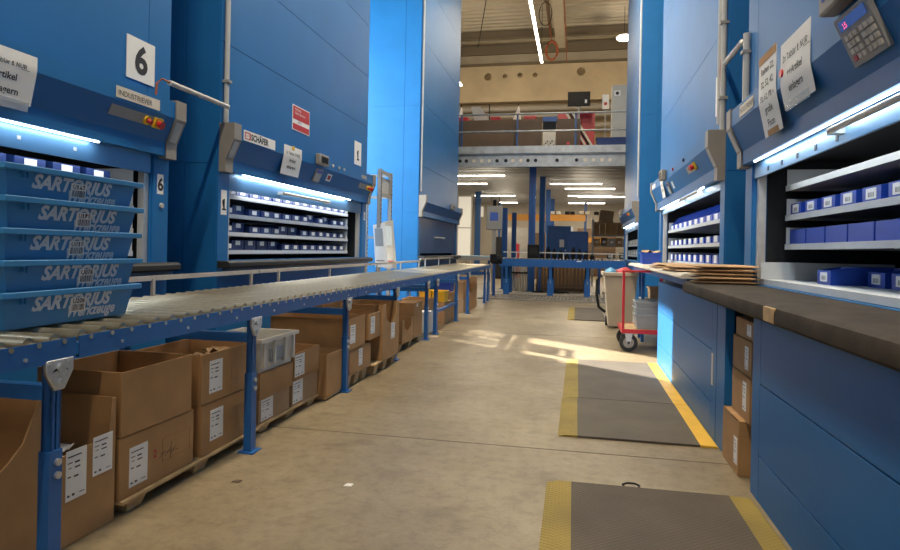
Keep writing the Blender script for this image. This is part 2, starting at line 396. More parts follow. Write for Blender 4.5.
def keypad(root, u, t0=.05, t1=.92, w=.085, digits=True, rows=4, label=None):
    k = slab(root, 'keypad', u-w, u+w, t0, t1, .02, 'grey')
    dt = t1-t0
    slab(k, 'readout', u-w*.8, u+w*.8, t0+.08*dt, t0+.28*dt, .003, 'screen', .02)
    if digits:
        b = MB(); stext(b, '15', u-w*.6, t0+.25*dt, .024, .035); b.build('digits', 'digit', k)
    if not digits:
        slab(k, 'key_block', u-w*.75, u+w*.75, t0+.38*dt, t0+.92*dt, .004, 'ltgrey', .02); return k
    for r in range(rows):
        for c in range(6):
            if c == 3 and False: continue
            uu = u - w*.72 + c*w*.26 + (w*.12 if c > 2 else 0); tt = t0 + dt*(.38 + r*.14)
            vs = []
            for o in (.02, .028):
                for a, t in ((uu, tt), (uu+w*.2, tt), (uu+w*.2, tt+.1*dt), (uu, tt+.1*dt)): ww, zz = slant(t, o); vs.append((a, ww, zz))
            MB().hexa(vs).build('key', 'red' if (r, c) == (3, 0) else 'cream', k)
    return k
def round_button(root, u, z, m='ltgrey', r=.018):
    MB().cyl((u, -.135, z), (u, -.150, z), r, 14).build('button', m, root)
def number_sticker(root, txt, u, z, w=.035, h=.075):
    o = bx(u-w, u+w, -.002, 0, z-h, z+h).build('number_sticker', 'white', root)
    vtext(txt, u, z-h*.62, -.0035, h*1.75, bold=.004, align='CENTER').build('numeral', 'ink', o, flat=True)

S6 = lift('6', 'blue vertical storage lift marked 6 behind the stacked blue tubs', 'L', .20, 1.06, 1.672, 2.6, True, (.9, 2.1), [5.4], trays=(1.09, 1.255, 1.42, 1.578))
S1 = lift('1', 'blue vertical storage lift marked 1 with rows of small navy bins', 'L', 4.93, 1.06, 1.65, 2.3, True, (1.15, 2.38), [2.95, 3.70, 4.45, 5.2, 5.95], trays=(1.10, 1.27, 1.44, 1.62), W=3.9, tw=(.10, .24, .50), vseam=False)
S3 = lift('3', 'far left blue lift with lowered shutter and sunlit side wall', 'L', 11.95, 1.06, 1.65, 2.0, True, (1.5, 2.3), [2.85, 4.1, 5.35, 6.6], shutter_full=True, vseam=False)
SA = lift('A', 'nearest right blue lift with keypad and two taped notes', 'R', 5.0, .998, 1.70, 2.6, False, (1.70, 2.95), [3.6], trays=((.986, .04), 1.23, 1.43, 1.635), tw=(.20, .28, .28))
SB = lift('B', 'second right blue lift, behind the envelope stacks', 'R', 9.95, 1.03, 1.73, 2.6, False, (2.2, 3.3), [3.13, 4.6], trays=(1.055, 1.265, 1.49), W=4.28, tw=(.10, .28, .40), vseam=False)
SC = lift('C', 'farthest right blue lift, beyond the beige waste bin', 'R', 17.3, 1.03, 1.66, 2.6, False, (1.5, 2.5), [3.6, 5.2], trays=(1.1, 1.35))
# lift 6 console
estop(S6, 3.70)
o = bx(3.32, 3.75, -.139, -.135, 2.105, 2.18).build('name_plate', 'cream', S6); vtext('INDUSTRIEVER', 3.335, 2.122, -.1405, .050).build('lettering', 'ink', o, flat=True)
number_sticker(S6, '6', 3.955, 1.60)
MB().cyl((3.97, 0, 1.44), (3.97, -.012, 1.44), .02, 14).build('button', 'ltgrey', S6)
for u in (2.35, 2.75, 3.15): bx(u-.012, u+.012, .009, .012, 1.725, 1.747).build('letter_sticker', 'ltgrey', S6)
# lift 1 console
o = bx(.17, .76, -.139, -.135, 2.10, 2.195).build('brand_plate', 'white', S1)
e = MB(); e.box(.185, .285, -.141, -.139, 2.115, 2.18); e.build('emblem', 'red', o)
e = MB(); e.text('SSI', .06, lambda x, y: (.192+x, -.142, 2.125+y), bold=.003); e.build('emblem_letters', 'white', o, flat=True)
vtext('SCHÄFER', .295, 2.120, -.1402, .078, bold=.003).build('lettering', 'ink', o, flat=True)
display(S1, 1.86); keypad(S1, 1.88, .15, .95, .085, False)
for u in (2.25, 2.45, 2.62): round_button(S1, u, 2.15)
bx(3.3, 3.5, -.139, -.135, 2.12, 2.17).build('name_plate', 'grey', S1)
o = slab(S1, 'warning_sticker', 2.16, 2.30, .25, .72, .002, 'white'); slab(o, 'symbol', 2.19, 2.27, .36, .62, .001, 'redink', .002)
estop(S1, 3.66)
number_sticker(S1, '1', .09, 1.53, .045, .11); number_sticker(S1, '1', 3.83, 1.62, .03, .06)
# lift 3
display(S3, 2.6); 
# lift A
display(SA, 2.22, True, 'screen'); keypad(SA, 2.24, -.36, .74, .145)
MB().cyl((2.62, -.137, 2.17), (2.62, -.139, 2.17), .05, 20).build('prohibition_sticker', 'white', SA)
r = MB(); N = 24
for q in range(N):
    a0, a1 = 2*PI*q/N, 2*PI*(q+1)/N
    r.add([(2.62+.05*math.cos(a0), -.140, 2.17+.05*math.sin(a0)), (2.62+.05*math.cos(a1), -.140, 2.17+.05*math.sin(a1)), (2.62+.038*math.cos(a1), -.140, 2.17+.038*math.sin(a1)), (2.62+.038*math.cos(a0), -.140, 2.17+.038*math.sin(a0))], [(0,1,2,3)])
r.add([(2.59, -.140, 2.20), (2.60, -.140, 2.21), (2.65, -.140, 2.14), (2.64, -.140, 2.13)], [(0,1,2,3)])
r.build('prohibition_ring', 'redink', SA, flat=True)
o = bx(.36, .70, -.139, -.135, 2.11, 2.185).build('name_plate', 'cream', SA); e = vtext('INDUSTRIEVER', .375, 2.13, -.1405, .052); e.build('lettering', 'ink', o, flat=True)
for k, ch in enumerate('BECAB'): 
    bx(.5+k*.28, .53+k*.28, .009, .012, 1.72, 1.75).build('letter_sticker', 'ink', SA)
round_button(SA, 1.28, 2.16, 'red', .022)
# lift B
display(SB, 1.55); keypad(SB, 1.70, .2, .95, .08, False); estop(SB, 3.45)
round_button(SB, 2.25, 2.15, 'redink'); round_button(SB, 3.0, 2.15, 'dark')
o = bx(3.86, 4.10, -.004, 0, 2.42, 2.78).build('number_sticker', 'white', SB); vtext('1', 3.98, 2.48, -.0055, .30, bold=.008, align='CENTER').build('numeral', 'ink', o, flat=True)
bx(.2, .55, -.139, -.135, 2.11, 2.17).build('brand_plate', 'white', SB)
o = slab(SB, 'warning_sticker', 1.90, 2.02, .3, .75, .002, 'white')
# lift C
display(SC, 1.2); estop(SC, 2.9)

# ---------------------------------------------------------------- signs and taped notes
def on(key, u, w, z):
    return root_m[key] @ Vector((u, w, z))
def sign(key, name, label, cat, u0, u1, z0, z1, m, w=-.006):
    p = on(key, (u0+u1)/2, w, z0)
    r = thing(name, label, cat, p, lifts[key].rotation_euler.z)
    hw = (u1-u0)/2
    bx(-hw, hw, 0, -w-.0005, 0, z1-z0).build('plate', m, r)
    return r, hw, z1-z0
r, hw, h = sign('6', 'number_sign', 'white sign with a black 6 on the blue lift', 'sign', 3.57, 3.86, 2.31, 2.61, 'white')
vtext('6', 0, .06, -.0015, .27, bold=.009, align='CENTER').build('numeral', 'ink', r, flat=True)
r, hw, h = sign('1', 'number_sign', 'white sign with a black 1 above the lift console', 'sign', 3.35, 3.62, 2.33, 2.66, 'white')
vtext('1', 0, .07, -.0015, .27, bold=.009, align='CENTER').build('numeral', 'ink', r, flat=True)
r, hw, h = sign('1', 'warning_sign', 'red and white notice sign on the blue lift', 'sign', 1.40, 1.84, 2.44, 2.72, 'white')
bx(-hw+.012, hw-.012, -.002, 0, .125, .268).build('red_field', 'red', r); bx(-hw+.012, hw-.012, -.002, 0, .012, .075).build('red_field', 'red', r)
vtext('Achtung\nNicht betreten', -hw+.05, .225, -.003, .044).build('lettering', 'white', r, flat=True)
vtext('Lift 1', -.09, .087, -.0015, .045, bold=.002).build('lettering', 'ink', r, flat=True)

def note(key, label, u0, u1, ztop, tbot, lines, tilt=0.0, tapes=()):
    # paper hanging over the console edge: upright above, lying back on the slant below
    root = thing('paper_note', label, 'notice', on(key, (u0+u1)/2, -.139, 2.0), lifts[key].rotation_euler.z)
    hw = (u1-u0)/2
    def path(sv):   # distance down from the top -> (w, z) relative to root
        d1 = ztop - 2.095
        if sv <= d1: return 0.0, ztop - sv - 2.0
        t = sv-d1
        return min(t*.20, .05), 2.095 - t*.98 - 2.0
    L = ztop - 2.095 + tbot
    b = MB(); n = 12
    vs = []
    for i in range(n+1):
        w, z = path(L*i/n)
        for x in (-hw, hw): vs.append((x + tilt*L*i/n, w, z))
    m_ = len(vs); vs += [(x, w+.0012, z) for x, w, z in vs]
    fs = [(2*i, 2*i+1, 2*i+3, 2*i+2) for i in range(n)] + [(m_+2*i, m_+2*i+2, m_+2*i+3, m_+2*i+1) for i in range(n)]
    fs += [(2*i, 2*i+2, m_+2*i+2, m_+2*i) for i in range(n)] + [(2*i+1, m_+2*i+1, m_+2*i+3, 2*i+3) for i in range(n)] + [(0, m_, m_+1, 1), (2*n, 2*n+1, m_+2*n+1, m_+2*n)]
    b.add(vs, fs).build('sheet', 'white', root)
    for s_, size, sv, al in lines:
        t = MB()
        def fn(x, y, sv=sv):
            w, z = path(sv - y); return (x + tilt*(sv-y), w-.0012, z)
        t.text(s_, size, fn, align='CENTER', bold=.001)
        if 'NUR' in s_:
            wd = size*.52*3*.72
            q = MB(); x1 = size*.52*len(s_)*.5; 
            vs = [fn(x1-wd*1.3, -size*.12), fn(x1, -size*.12), fn(x1, -size*.19), fn(x1-wd*1.3, -size*.19)]
            t.add(vs, [(0,1,2,3)])
        t.build('lettering', 'ink', root, flat=True)
    for (sa, sb, xa, xb, mm) in tapes:
        wa, za = path(sa); wb, zb = path(sb)
        MB().hexa([(xa, wa-.002, za), (xb, wa-.002, za), (xb, wb-.002, zb), (xa, wb-.002, zb), (xa, wa-.0005, za), (xb, wa-.0005, za), (xb, wb-.0005, zb), (xa, wb-.0005, zb)]).build('tape', mm, root)
    return root
note('6', 'white paper note taped to the console of lift 6', 2.345, 2.715, 2.17, .20, [('In Tablar 1 NUR', .036, .085, 0), ('Artikel', .052, .16, 0), ('einlagern', .052, .235, 0)], tapes=[(.255, .31, -.17, .17, 'clear')])
note('1', 'curled white paper note on the console of lift 1', .95, 1.37, 2.20, .20, [('In Tablar 1 NUR', .048, .09, 0), ('Artikel', .055, .165, 0), ('einlagern', .055, .235, 0)], tapes=[(-.01, .035, -.03, .03, 'yellow')])
note('A', 'narrow white list note with brown tape on right console',   .83, 1.17, 2.36, .22, [('Reihen 22,', .058, .11, 0), ('32, 52, 42,', .058, .19, 0), ('51, 62, 71 =', .054, .27, 0), ('große', .060, .35, 0), ('Fixon', .060, .43, 0)], tapes=[(-.01, .04, -.17, .17, 'card'), (.45, .485, -.1, .1, 'card')])
note('A', 'wider white note beside the narrow list on right console', 1.25, 1.70, 2.32, .14, [('In Tablar 1 NUR', .056, .11, 0), ('++Artikel', .058, .20, 0), ('einlagern', .058, .285, 0)], tapes=[(.33, .375, -.2, .15, 'clear')])
note('B', 'small bright note hanging from the second right console', 1.12, 1.36, 2.14, .20, [('Lift 2', .05, .09, 0), ('NUR', .05, .16, 0)])

# ---------------------------------------------------------------- bins on the trays
def bin_mesh(w, d, h, front=.5, t=.006):
    b = MB()
    b.box(-w/2, w/2, 0, d, 0, t).box(-w/2, w/2, d-t, d, t, h)
    prof = [(0, t), (d-t, t), (d-t, h), (d*.42, h), (d*.30, h*.96), (.0, h*front)]
    for x in (-w/2, w/2-t): b.prism(prof, 'x', x, x+t)
    b.box(-w/2+t, w/2-t, 0, t, t, h*front).box(-w/2-.003, w/2+.003, d*.42, d+.003, h-.012, h)
    return b
def bin_proto(w, d, h, front, m, lw, lh, lz, lm):
    me = bin_mesh(w, d, h, front).mesh('picking_bin'); me.materials.append(M[m])
    lme = bx(-lw/2, lw/2, -.003, .0, lz, lz+lh).mesh('label_card'); lme.materials.append(M[lm])
    return me, lme
def place_bin(key, proto, u, w, z, label, group):
    o = bpy.data.objects.new('picking_bin', proto[0]); COL.objects.link(o)
    o.location = on(key, u, w, z); o.rotation_euler = (0, 0, lifts[key].rotation_euler.z)
    tag(o, label, 'storage bin', group)
    if proto[1]:
        c = bpy.data.objects.new('label_card', proto[1]); COL.objects.link(c); c.parent = o
    return o
small = bin_proto(.215, .32, .085, .82, 'bin_dark', .085, .042, .02, 'white')
small_hi = bin_proto(.215, .32, .115, .85, 'bin_dark', .085, .045, .05, 'white')
SH1 = ['bottom', 'second lowest', 'second highest', 'top']
nums = {0: 13, 1: 13, 2: 13, 3: 13}
for ri, tz in enumerate((1.10, 1.27, 1.44, 1.62)):
    for k in range(13):
        u = .38 + k*.237
        hi = (ri, k) in ((1, 1), (1, 5), (1, 6), (2, 1), (2, 8), (2, 10), (0, 1), (0, 2), (0, 3), (0, 4))
        place_bin('1', small_hi if hi else small, u, .115 + (.05 if hi else random.uniform(0, .012)), tz+.0005,
                  'navy bin %s from left on the %s shelf of lift 1' % (ORD[k], SH1[ri]), 'navy bins in lift 1')
for ri, tz in ((3, 1.578), (2, 1.42), (1, 1.255)):
    for k in range(6):
        u = 2.12 + k*.27
        place_bin('6', small, u, .115, tz+.0005, 'navy bin %s from right on the %s shelf of lift 6' % (ORD[5-k], SH1[ri]), 'navy bins in lift 6')
am = bin_proto(.20, .30, .095, .84, 'bin', .11, .055, .016, 'barcode')
ab_ = bin_proto(.295, .34, .105, .97, 'bin', .01, .01, .02, 'bin_dark')
al_ = bin_proto(.20, .30, .105, .80, 'bin', .10, .055, .018, 'barcode')
for k in range(11):
    u = .42 + k*.275
    place_bin('A', am, u, .215, 1.4305, 'blue barcoded bin %s from left on the upper shelf of right lift' % ORD[k], 'barcoded bins on the upper shelf')
for k in range(9):
    u = .46 + k*.315
    o = place_bin('A', (ab_[0], None), u, .215, 1.2305, 'plain blue bin %s from left on middle shelf of right lift' % ORD[k], 'plain blue bins on the middle shelf')
for k in range(9):
    u = .66 + k*.27
    place_bin('A', al_, u, .38 if k != 1 else .215, .9865, 'blue barcoded bin %s from left on the lowest shelf of right lift' % ORD[k], 'barcoded bins on the lowest shelf')
bb = bin_proto(.32, .36, .20, .36, 'bin', .14, .055, .012, 'white')
bs = bin_proto(.28, .30, .085, .85, 'bin', .15, .062, .012, 'white')
bs2 = bin_proto(.28, .30, .105, .85, 'bin', .12, .078, .012, 'white')
for k in range(9):
    u = .52 + k*.36
    place_bin('B', bb, u, .115, 1.4905, 'large open blue bin %s from right on top shelf, second lift' % ORD[8-k], 'large blue bins in the second right lift')
for ri, (tz, pr_) in enumerate(((1.265, bs), (1.055, bs2))):
    for k in range(9):
        u = .52 + k*.36
        place_bin('B', pr_, u, .115, tz+.0005, 'small labelled blue bin %s from right on %s shelf, second lift' % (ORD[8-k], ('middle', 'lowest')[ri]), 'small blue bins in the second right lift')
gb_ = bin_proto(.34, .30, .15, .8, 'grey', .08, .05, .03, 'white')
for ri, tz in enumerate((1.1, 1.35)):
    for k in range(7):
        place_bin('C', gb_, .6+k*.46, .115, tz+.0005, 'grey bin %s from right on %s shelf of farthest right lift' % (ORD[6-k], ('lower', 'upper')[ri]), 'grey bins in the farthest right lift')

# ---------------------------------------------------------------- conduits
def conduit(label, pts, r=.02, elbow=None, name='conduit_pipe', clamps=()):
    root = thing(name, label, 'pipe', pts[0])
    o = Vector(pts[0])
    MB().tube([Vector(p)-o for p in pts], r, 10).build('pipe', 'ltgrey', root)
    for c in clamps: 
        c = Vector(c)-o; bx(c.x-.035, c.x+.035, c.y-.03, c.y+.03, c.z-.012, c.z+.012).build('clamp', 'grey', root)
    if elbow: MB().tube([Vector(p)-o for p in elbow], .008, 8).build('cable', 'copper', root)
conduit('grey pipe bridging the gap between lifts 6 and 1', [(-3.02, 4.13, 2.36), (-3.02, 4.93, 2.36)], elbow=[(-3.02, 4.14, 2.36), (-3.03, 4.06, 2.37), (-3.05, 4.03, 2.33), (-3.05, 4.02, 2.24)])
conduit('tall grey pipe rising at the left edge of lift 1', [(-3.075, 4.99, 2.23), (-3.075, 4.99, 9.4)], r=.022, clamps=[(-3.075, 4.99, 2.6), (-3.075, 4.99, 5.0)])
conduit('tall grey pipe on the near edge of the second right lift', [(1.205, 5.70, 2.2), (1.205, 5.70, 9.4)], r=.022, clamps=[(1.205, 5.70, 3.15), (1.205, 5.7, 2.5)], elbow=[(1.205, 5.735, 2.45), (1.19, 5.74, 2.75), (1.205, 5.735, 3.0)])
conduit('second tall grey pipe, left of the one beside lift gap', [(1.205, 5.83, 2.3), (1.205, 5.83, 9.4)], r=.022)
conduit('grey pipe bridging the gap between the two right lifts', [(1.205, 5.64, 2.78), (1.205, 5.08, 2.78), (1.205, 5.02, 2.75)], r=.022)
conduit('short grey pipe dropping onto the nearest right console', [(1.205, 4.95, 2.235), (1.205, 4.95, 2.80)], r=.024, clamps=[(1.205, 4.95, 2.66)])
conduit('white pipe down the near edge of the farthest right lift', [(1.21, 13.32, 2.3), (1.21, 13.32, 9.4)], r=.022)
conduit('white pipe down the near edge of the shuttered left lift', [(-3.075, 12.0, 2.3), (-3.075, 12.0, 9.4)], r=.022)

# ---------------------------------------------------------------- roller conveyors
ZR = .822
def conveyor(label, x, y, length, rz, legs, width=.86, guide=True, gz=.945, zr=ZR, pitch=.104, hframe=True, plate=True, railh=.075, badge=False, hbar=None, lw=1.05):
    root = thing('roller_conveyor', label, 'roller conveyor', (x, y, 0), rz, 'roller conveyors')
    for x0 in (-.03, -width):
        r = MB(); zt = zr-.004
        r.box(x0, x0+.03, 0, length, zt-railh, zt-.02) if x0 < -.1 else None
        if x0 >= -.1: r.box(-.006, 0, 0, length, zt-railh, zt).box(-.03, -.006, 0, length, zt-.006-railh+.006, zt-railh+.006).box(-.03,-.006,0,length,zt-.03,zt-.024)
        r.build('side_rail', 'blue_conv', root)
    nr = int(length/pitch)
    rm = MB(); rm.cyl((-width+.04, 0, 0), (-.04, 0, 0), .024, 12).cyl((-width+.03, 0, 0), (.003, 0, 0), .009, 6)
    me = rm.mesh('roller'); me.materials.append(M['steel'])
    for k in range(nr):
        o = bpy.data.objects.new('roller', me); COL.objects.link(o); o.parent = root
        o.location = (0, (k+.5)*length/nr, zr-.025+.012)
    bme = MB().cyl((0, 0, 0), (.005, 0, 0), .0065, 8).mesh('bolt'); bme.materials.append(M['zinc'])
    for k in range(1, nr, 4):
        o = bpy.data.objects.new('bolt', bme); COL.objects.link(o); o.parent = root; o.location = (0, (k+1)*length/nr, zr-.052)
    for ly in legs:
        for x0 in (-.048, -width+.02):
            l = MB(); zt = zr-.004-railh
            l.box(x0, x0+.010, ly-.021*lw, ly+.021*lw, .34, zt).box(x0, x0+.036, ly-.021*lw, ly-.013*lw, .34, zt).box(x0, x0+.036, ly+.013*lw, ly+.021*lw, .34, zt)
            l.box(x0+.028, x0+.036, ly-.021*lw, ly-.004, .34, zt).box(x0+.028, x0+.036, ly+.004, ly+.021*lw, .34, zt)
            lg = l.build('leg', 'blue_conv', root)
            bx(x0-.004, x0+.040, ly-.026*lw, ly+.026*lw, 0.006, .44).build('sleeve', 'blue_conv', lg)
            bx(x0-.03, x0+.065, ly-.05, ly+.05, 0, .008).build('foot', 'blue_conv', lg)
            if x0 > -.2:
                for z in (.40, .355): MB().cyl((x0+.040, ly+.004, z), (x0+.050, ly+.004, z), .013, 8).build('bolt', 'zinc', lg)
        if plate:
            p = MB().prism([(ly-.058, zr-.07), (ly+.058, zr-.07), (ly+.058, zr-.115), (ly+.02, zr-.175), (ly-.02, zr-.175), (ly-.058, zr-.115)], 'x', -.012, .003).build('bracket', 'zinc', root, bevel=.003)
            for dy, z, r_ in ((0, zr-.10, .017), (0, zr-.150, .014), (.04, zr-.085, .007), (-.04, zr-.085, .007)):
                MB().cyl((.003, ly+dy, z), (.012 if r_ > .01 else .006, ly+dy, z), r_, 10).build('bolt', 'zinc', p)
            MB().prism([(ly-.035, zr-.112), (ly-.02, zr-.10), (ly+.02, zr-.10), (ly+.035, zr-.112), (ly+.02, zr-.108), (ly-.02, zr-.108)], 'x', .003, .0045).build('slot', 'black', p)
        if hframe: bx(-width+.06, -.03, ly-.022, ly+.022, zr-.16-.05, zr-.16).build('cross_bar', 'blue_conv', root)
    if hbar: bx(-.06, -.03, hbar[0], hbar[1], .27, .31).build('brace', 'blue_conv', root)
    if guide:
        MB().box(-width-.05, -width-.02, 0, length, gz-.03, gz).box(-width-.062, -width-.05, 0, length, gz-.03, gz-.024).build('guide_rail', 'alu', root)
        k = .35
        while k < length:
            bx(-width-.03, -width-.012, k-.012, k+.012, zr-.07, gz-.02).build('guide_post', 'alu', root); k += 1.25
    if badge:
        bx(0, .002, length*.62, length*.62+.12, zr-.055, zr-.025).build('badge', 'white', root)
    return root
def cx(y): return -1.685 - .018*y
RZ = .018
conveyor('blue roller conveyor carrying the stack of blue tubs', cx(0), .2, 1.67, RZ, [1.60])
conveyor('blue roller conveyor section in front of lift 1, tubs at its left', cx(1.89), 1.89, 2.98, RZ, [1.285, 2.80])
conveyor('blue roller conveyor section ending at the sunlit lift wall', cx(4.89), 4.89, 2.98, RZ, [1.26, 2.74], guide=True)
conveyor('blue roller conveyor section above the yellow bins', cx(7.9), 7.9, 2.98, RZ, [.30, 1.92], hbar=(.30, 1.92), lw=2.1)
conveyor('blue roller conveyor section leading to the rear cross conveyor', cx(10.9), 10.9, 3.3, RZ, [.12, 2.5, 3.1], gz=.98, lw=2.3)
conveyor('blue cross conveyor at the rear end of the aisle', -1.95, 15.9, 3.14, -PI/2, [.18, 1.3, 2.22, 2.75], zr=.955, railh=.20, gz=1.13, hframe=False, plate=False, pitch=.09, badge=True, lw=2.8)

# ---------------------------------------------------------------- blue tubs on the conveyor
def tub(label, x, y, z, code, dx):
    # long side faces the aisle (+X)
    r = thing('stacking_tub', label, 'tub', (x, y, z), RZ, 'stack of blue tubs')
    Lb, Lt, Db, Dt, h, t = .60, .66, .40, .44, .134, .006
    def ring(l, d, z): return [(-d/2, -l/2, z), (d/2, -l/2, z), (d/2, l/2, z), (-d/2, l/2, z)]
    o0, o1, i1, i0 = ring(Lb, Db, 0), ring(Lt, Dt, h), ring(Lt-2*t, Dt-2*t, h), ring(Lb-2*t, Db-2*t, t)
    b = MB(); vs = o0 + o1 + i1 + i0; fs = [(3,2,1,0), (12,13,14,15)]
    for k in range(4):
        j = (k+1) % 4; fs += [(k, j, 4+j, 4+k), (4+k, 4+j, 8+j, 8+k), (8+k, 8+j, 12+j, 12+k)]
    b.add(vs, fs); b.build('body', 'tub', r)
    rim = MB()
    for s_ in (-1, 1):
        rim.box(s_*Dt/2-.004 if s_ > 0 else -Dt/2-.022, Dt/2+.022 if s_ > 0 else -Dt/2+.004, -Lt/2-.022, Lt/2+.022, h-.022, h)
        rim.box(-Dt/2, Dt/2, s_*Lt/2-.004 if s_ > 0 else -Lt/2-.022, Lt/2+.022 if s_ > 0 else -Lt/2+.004, h-.022, h)
    rim.build('rim', 'tub', r, bevel=.003)
    rb = MB()
    for yy in (-.26, -.245): rb.box(Dt/2-.012, Dt/2+.008, yy, yy+.006, h-.045, h-.02)
    rb.build('rib', 'tub', r)
    sl = (Dt-Db)/2/h
    def fn(x_, y_, y0, z0): zz = z0+y_; return (Db/2 + sl*zz + .0022, y0 + x_, zz)
    p = MB()
    p.text('SARTORIUS', .070, lambda a, c: fn(a, c, -.185+dx, .060), bold=.0030, shear=.28, fit=.40)
    p.text('Werkzeuge', .062, lambda a, c: fn(a, c, -.02+dx, .020), bold=.0018, shear=.25, fit=.265)
    p.build('lettering', 'tubprint', r, flat=True)
    def q(y0, z0): return (Db/2+sl*z0, y0, z0)
    lab = MB(); e = .0040; y0 = -.005+dx
    vs = [(a+e, b_, c) for a, b_, c in (q(y0, .038), q(y0+.078, .038), q(y0+.078, .094), q(y0, .094))]
    vs += [(a-.003, b_, c) for a, b_, c in vs]
    lb = lab.hexa(vs[:4] + vs[4:]).build('label_card', 'white', r)
    k = MB(); k.text(code, .026, lambda a, c: (lambda P: (P[0]+.0025, P[1], P[2]))(fn(a, c, y0+.008, .073)), bold=.0006, fit=.062)
    yy = y0+.008
    while yy < y0+.07:
        w = random.choice((.0015, .003, .0045)); 
        k.add([(lambda P: (P[0]+.0047, P[1], P[2]))(q(a, c)) for a, c in ((yy, .043), (yy+w, .043), (yy+w, .068), (yy, .068))], [(0,1,2,3)]); yy += w + random.choice((.002, .003))
    k.build('barcode', 'ink', lb, flat=True)
for k, (code, dx, wd) in enumerate((('U206', -.02, 'bottom blue tub of the stack, resting on the rollers'), ('U076', .015, 'second blue tub from the bottom of the stack'), ('U019', -.03, 'middle blue tub of the stack of five'),
                            ('U175', -.005, 'second blue tub from the top of the stack'), ('U143', -.03, 'topmost blue tub of the stack of five'))):
    tub(wd, -2.155 + [0,.004,-.003,.005,0][k], 2.105, ZR+.0135 + k*.1125, code, dx)

# ---------------------------------------------------------------- cardboard boxes
def carton(label, yc, xf, ly, dx, z, h, open_=True, cut=None, rz=0.0, labels=(), m='card', name='cardboard_box', group='cardboard boxes under the conveyor', paper=False, marks=False, flaps=False, side='L'):
    # front faces +X (side L) ; local: x 0 front .. -dx back, y along the aisle
    r = thing(name, label, 'box', (xf, yc, z), rz + (PI if side == 'R' else 0), group)
    t = .007; hy = ly/2
    b = MB(); b.box(-dx, 0, -hy, hy, 0, t).box(-dx, -dx+t, -hy, hy, t, h).box(-dx+t, -t, -hy, -hy+t, t, h).box(-dx+t, -t, hy-t, hy, t, h)
    if cut is None: b.box(-t, 0, -hy, hy, t, h)
    elif cut[0] == 'U':      # rounded opening in the front panel
        dep, half = cut[1], cut[2]; prof = [(-hy, t), (hy, t), (hy, h)]
        N = 12
        for q in range(N+1):
            a = PI*q/N; prof.append((half*math.cos(a), h - dep*math.sin(a)**.6 if 0 < q < N else h))
        prof.append((-hy, h)); b.prism(prof, 'x', -t, 0)
    elif cut[0] == 'S':      # torn front: low on one side, rising to the other corner
        lo, hi = cut[1], cut[2]; prof = [(-hy, t), (hy, t), (hy, h), (hy-.02, h)]
        N = 10
        for q in range(N+1):
            f = q/N; prof.append((hy-.035 - f*(ly-.06), (hi + (lo-hi)*(f**.5)) * h))
        prof += [(-hy+.012, lo*h)]; prof.append((-hy, lo*h)); b.prism(prof, 'x', -t, 0)
    if not open_: b.box(-dx, 0, -hy, hy, h-t, h)
    b.build('body', m, r, bevel=.002)
    if not open_: bx(-dx+.01, .0008, -.022, .022, h-.0002, h+.0012).build('packing_tape', 'card2', r)
    if flaps:
        f = MB(); f.hexa([(-dx+.02, -hy-.004, h), (-.02, -hy-.004, h), (-.02, -hy, h), (-dx+.02, -hy, h), (-dx+.04, -hy-.05, h-.16), (-.04, -hy-.05, h-.16), (-.04, -hy-.045, h-.16), (-dx+.04, -hy-.045, h-.16)])
        f.build('flap', m, r)
    if marks:
        k = MB()
        for a in ((.02, hy-.03, h*.30, h*.302), (.02, hy-.03, h*.70, h*.702)): k.box(0, .0006, a[0], a[1], a[2], a[3])
        k.box(0, .0006, .02, .022, h*.3, h*.7).box(0, .0006, hy-.032, hy-.03, h*.3, h*.7)
        k.build('printed_frame', 'brown', r)
    for (y0, z0, w, hh) in labels:
        o = bx(0, .0012, y0-w/2, y0+w/2, z0, z0+hh).build('shipping_label', 'white', r)
        k = MB()
        for (a, c, l, g) in ((.08, .86, .66, .025), (.08, .74, .22, .02), (.42, .72, .24, .035), (.12, .64, .15, .015), (.42, .62, .26, .03), (.08, .46, .16, .025), (.38, .44, .22, .035), (.08, .08, .10, .04), (.3, .08, .12, .045), (.66, .09, .24, .015)):
            k.box(.0012, .0018, y0-w/2+a*w, y0-w/2+(a+l)*w, z0+c*hh, z0+(c+g)*hh)
        k.build('print', 'ink', o)
    if paper:
        for q in range(5):
            y_ = -hy+.06 + q*(ly-.12)/4; x_ = -.06 - random.random()*(dx-.16); zt = h*(paper if paper < 1 else .8)
            p = MB(); n = 5; vs = []
            for i in range(n+1):
                for j in range(n+1):
                    vs.append((x_ + (i/n-.5)*.13, y_ + (j/n-.5)*.11, zt + random.uniform(-.022, .018)))
            p.add(vs + [(a, b_, c-.002) for a, b_, c in vs], [f for i in range(n) for j in range(n) for f in ((i*(n+1)+j, (i+1)*(n+1)+j, (i+1)*(n+1)+j+1, i*(n+1)+j+1), ((n+1)**2+i*(n+1)+j, (n+1)**2+i*(n+1)+j+1, (n+1)**2+(i+1)*(n+1)+j+1, (n+1)**2+(i+1)*(n+1)+j))])
            tag(p.build('crumpled_paper', 'white' if paper < .7 else 'card2', None, loc=(xf, yc, z)), 'crumpled packing paper in %s' % label_short(label), 'packing paper', 'crumpled papers in %s' % label_short(label))
    return r
def label_short(l): return ' '.join(l.split()[:9])
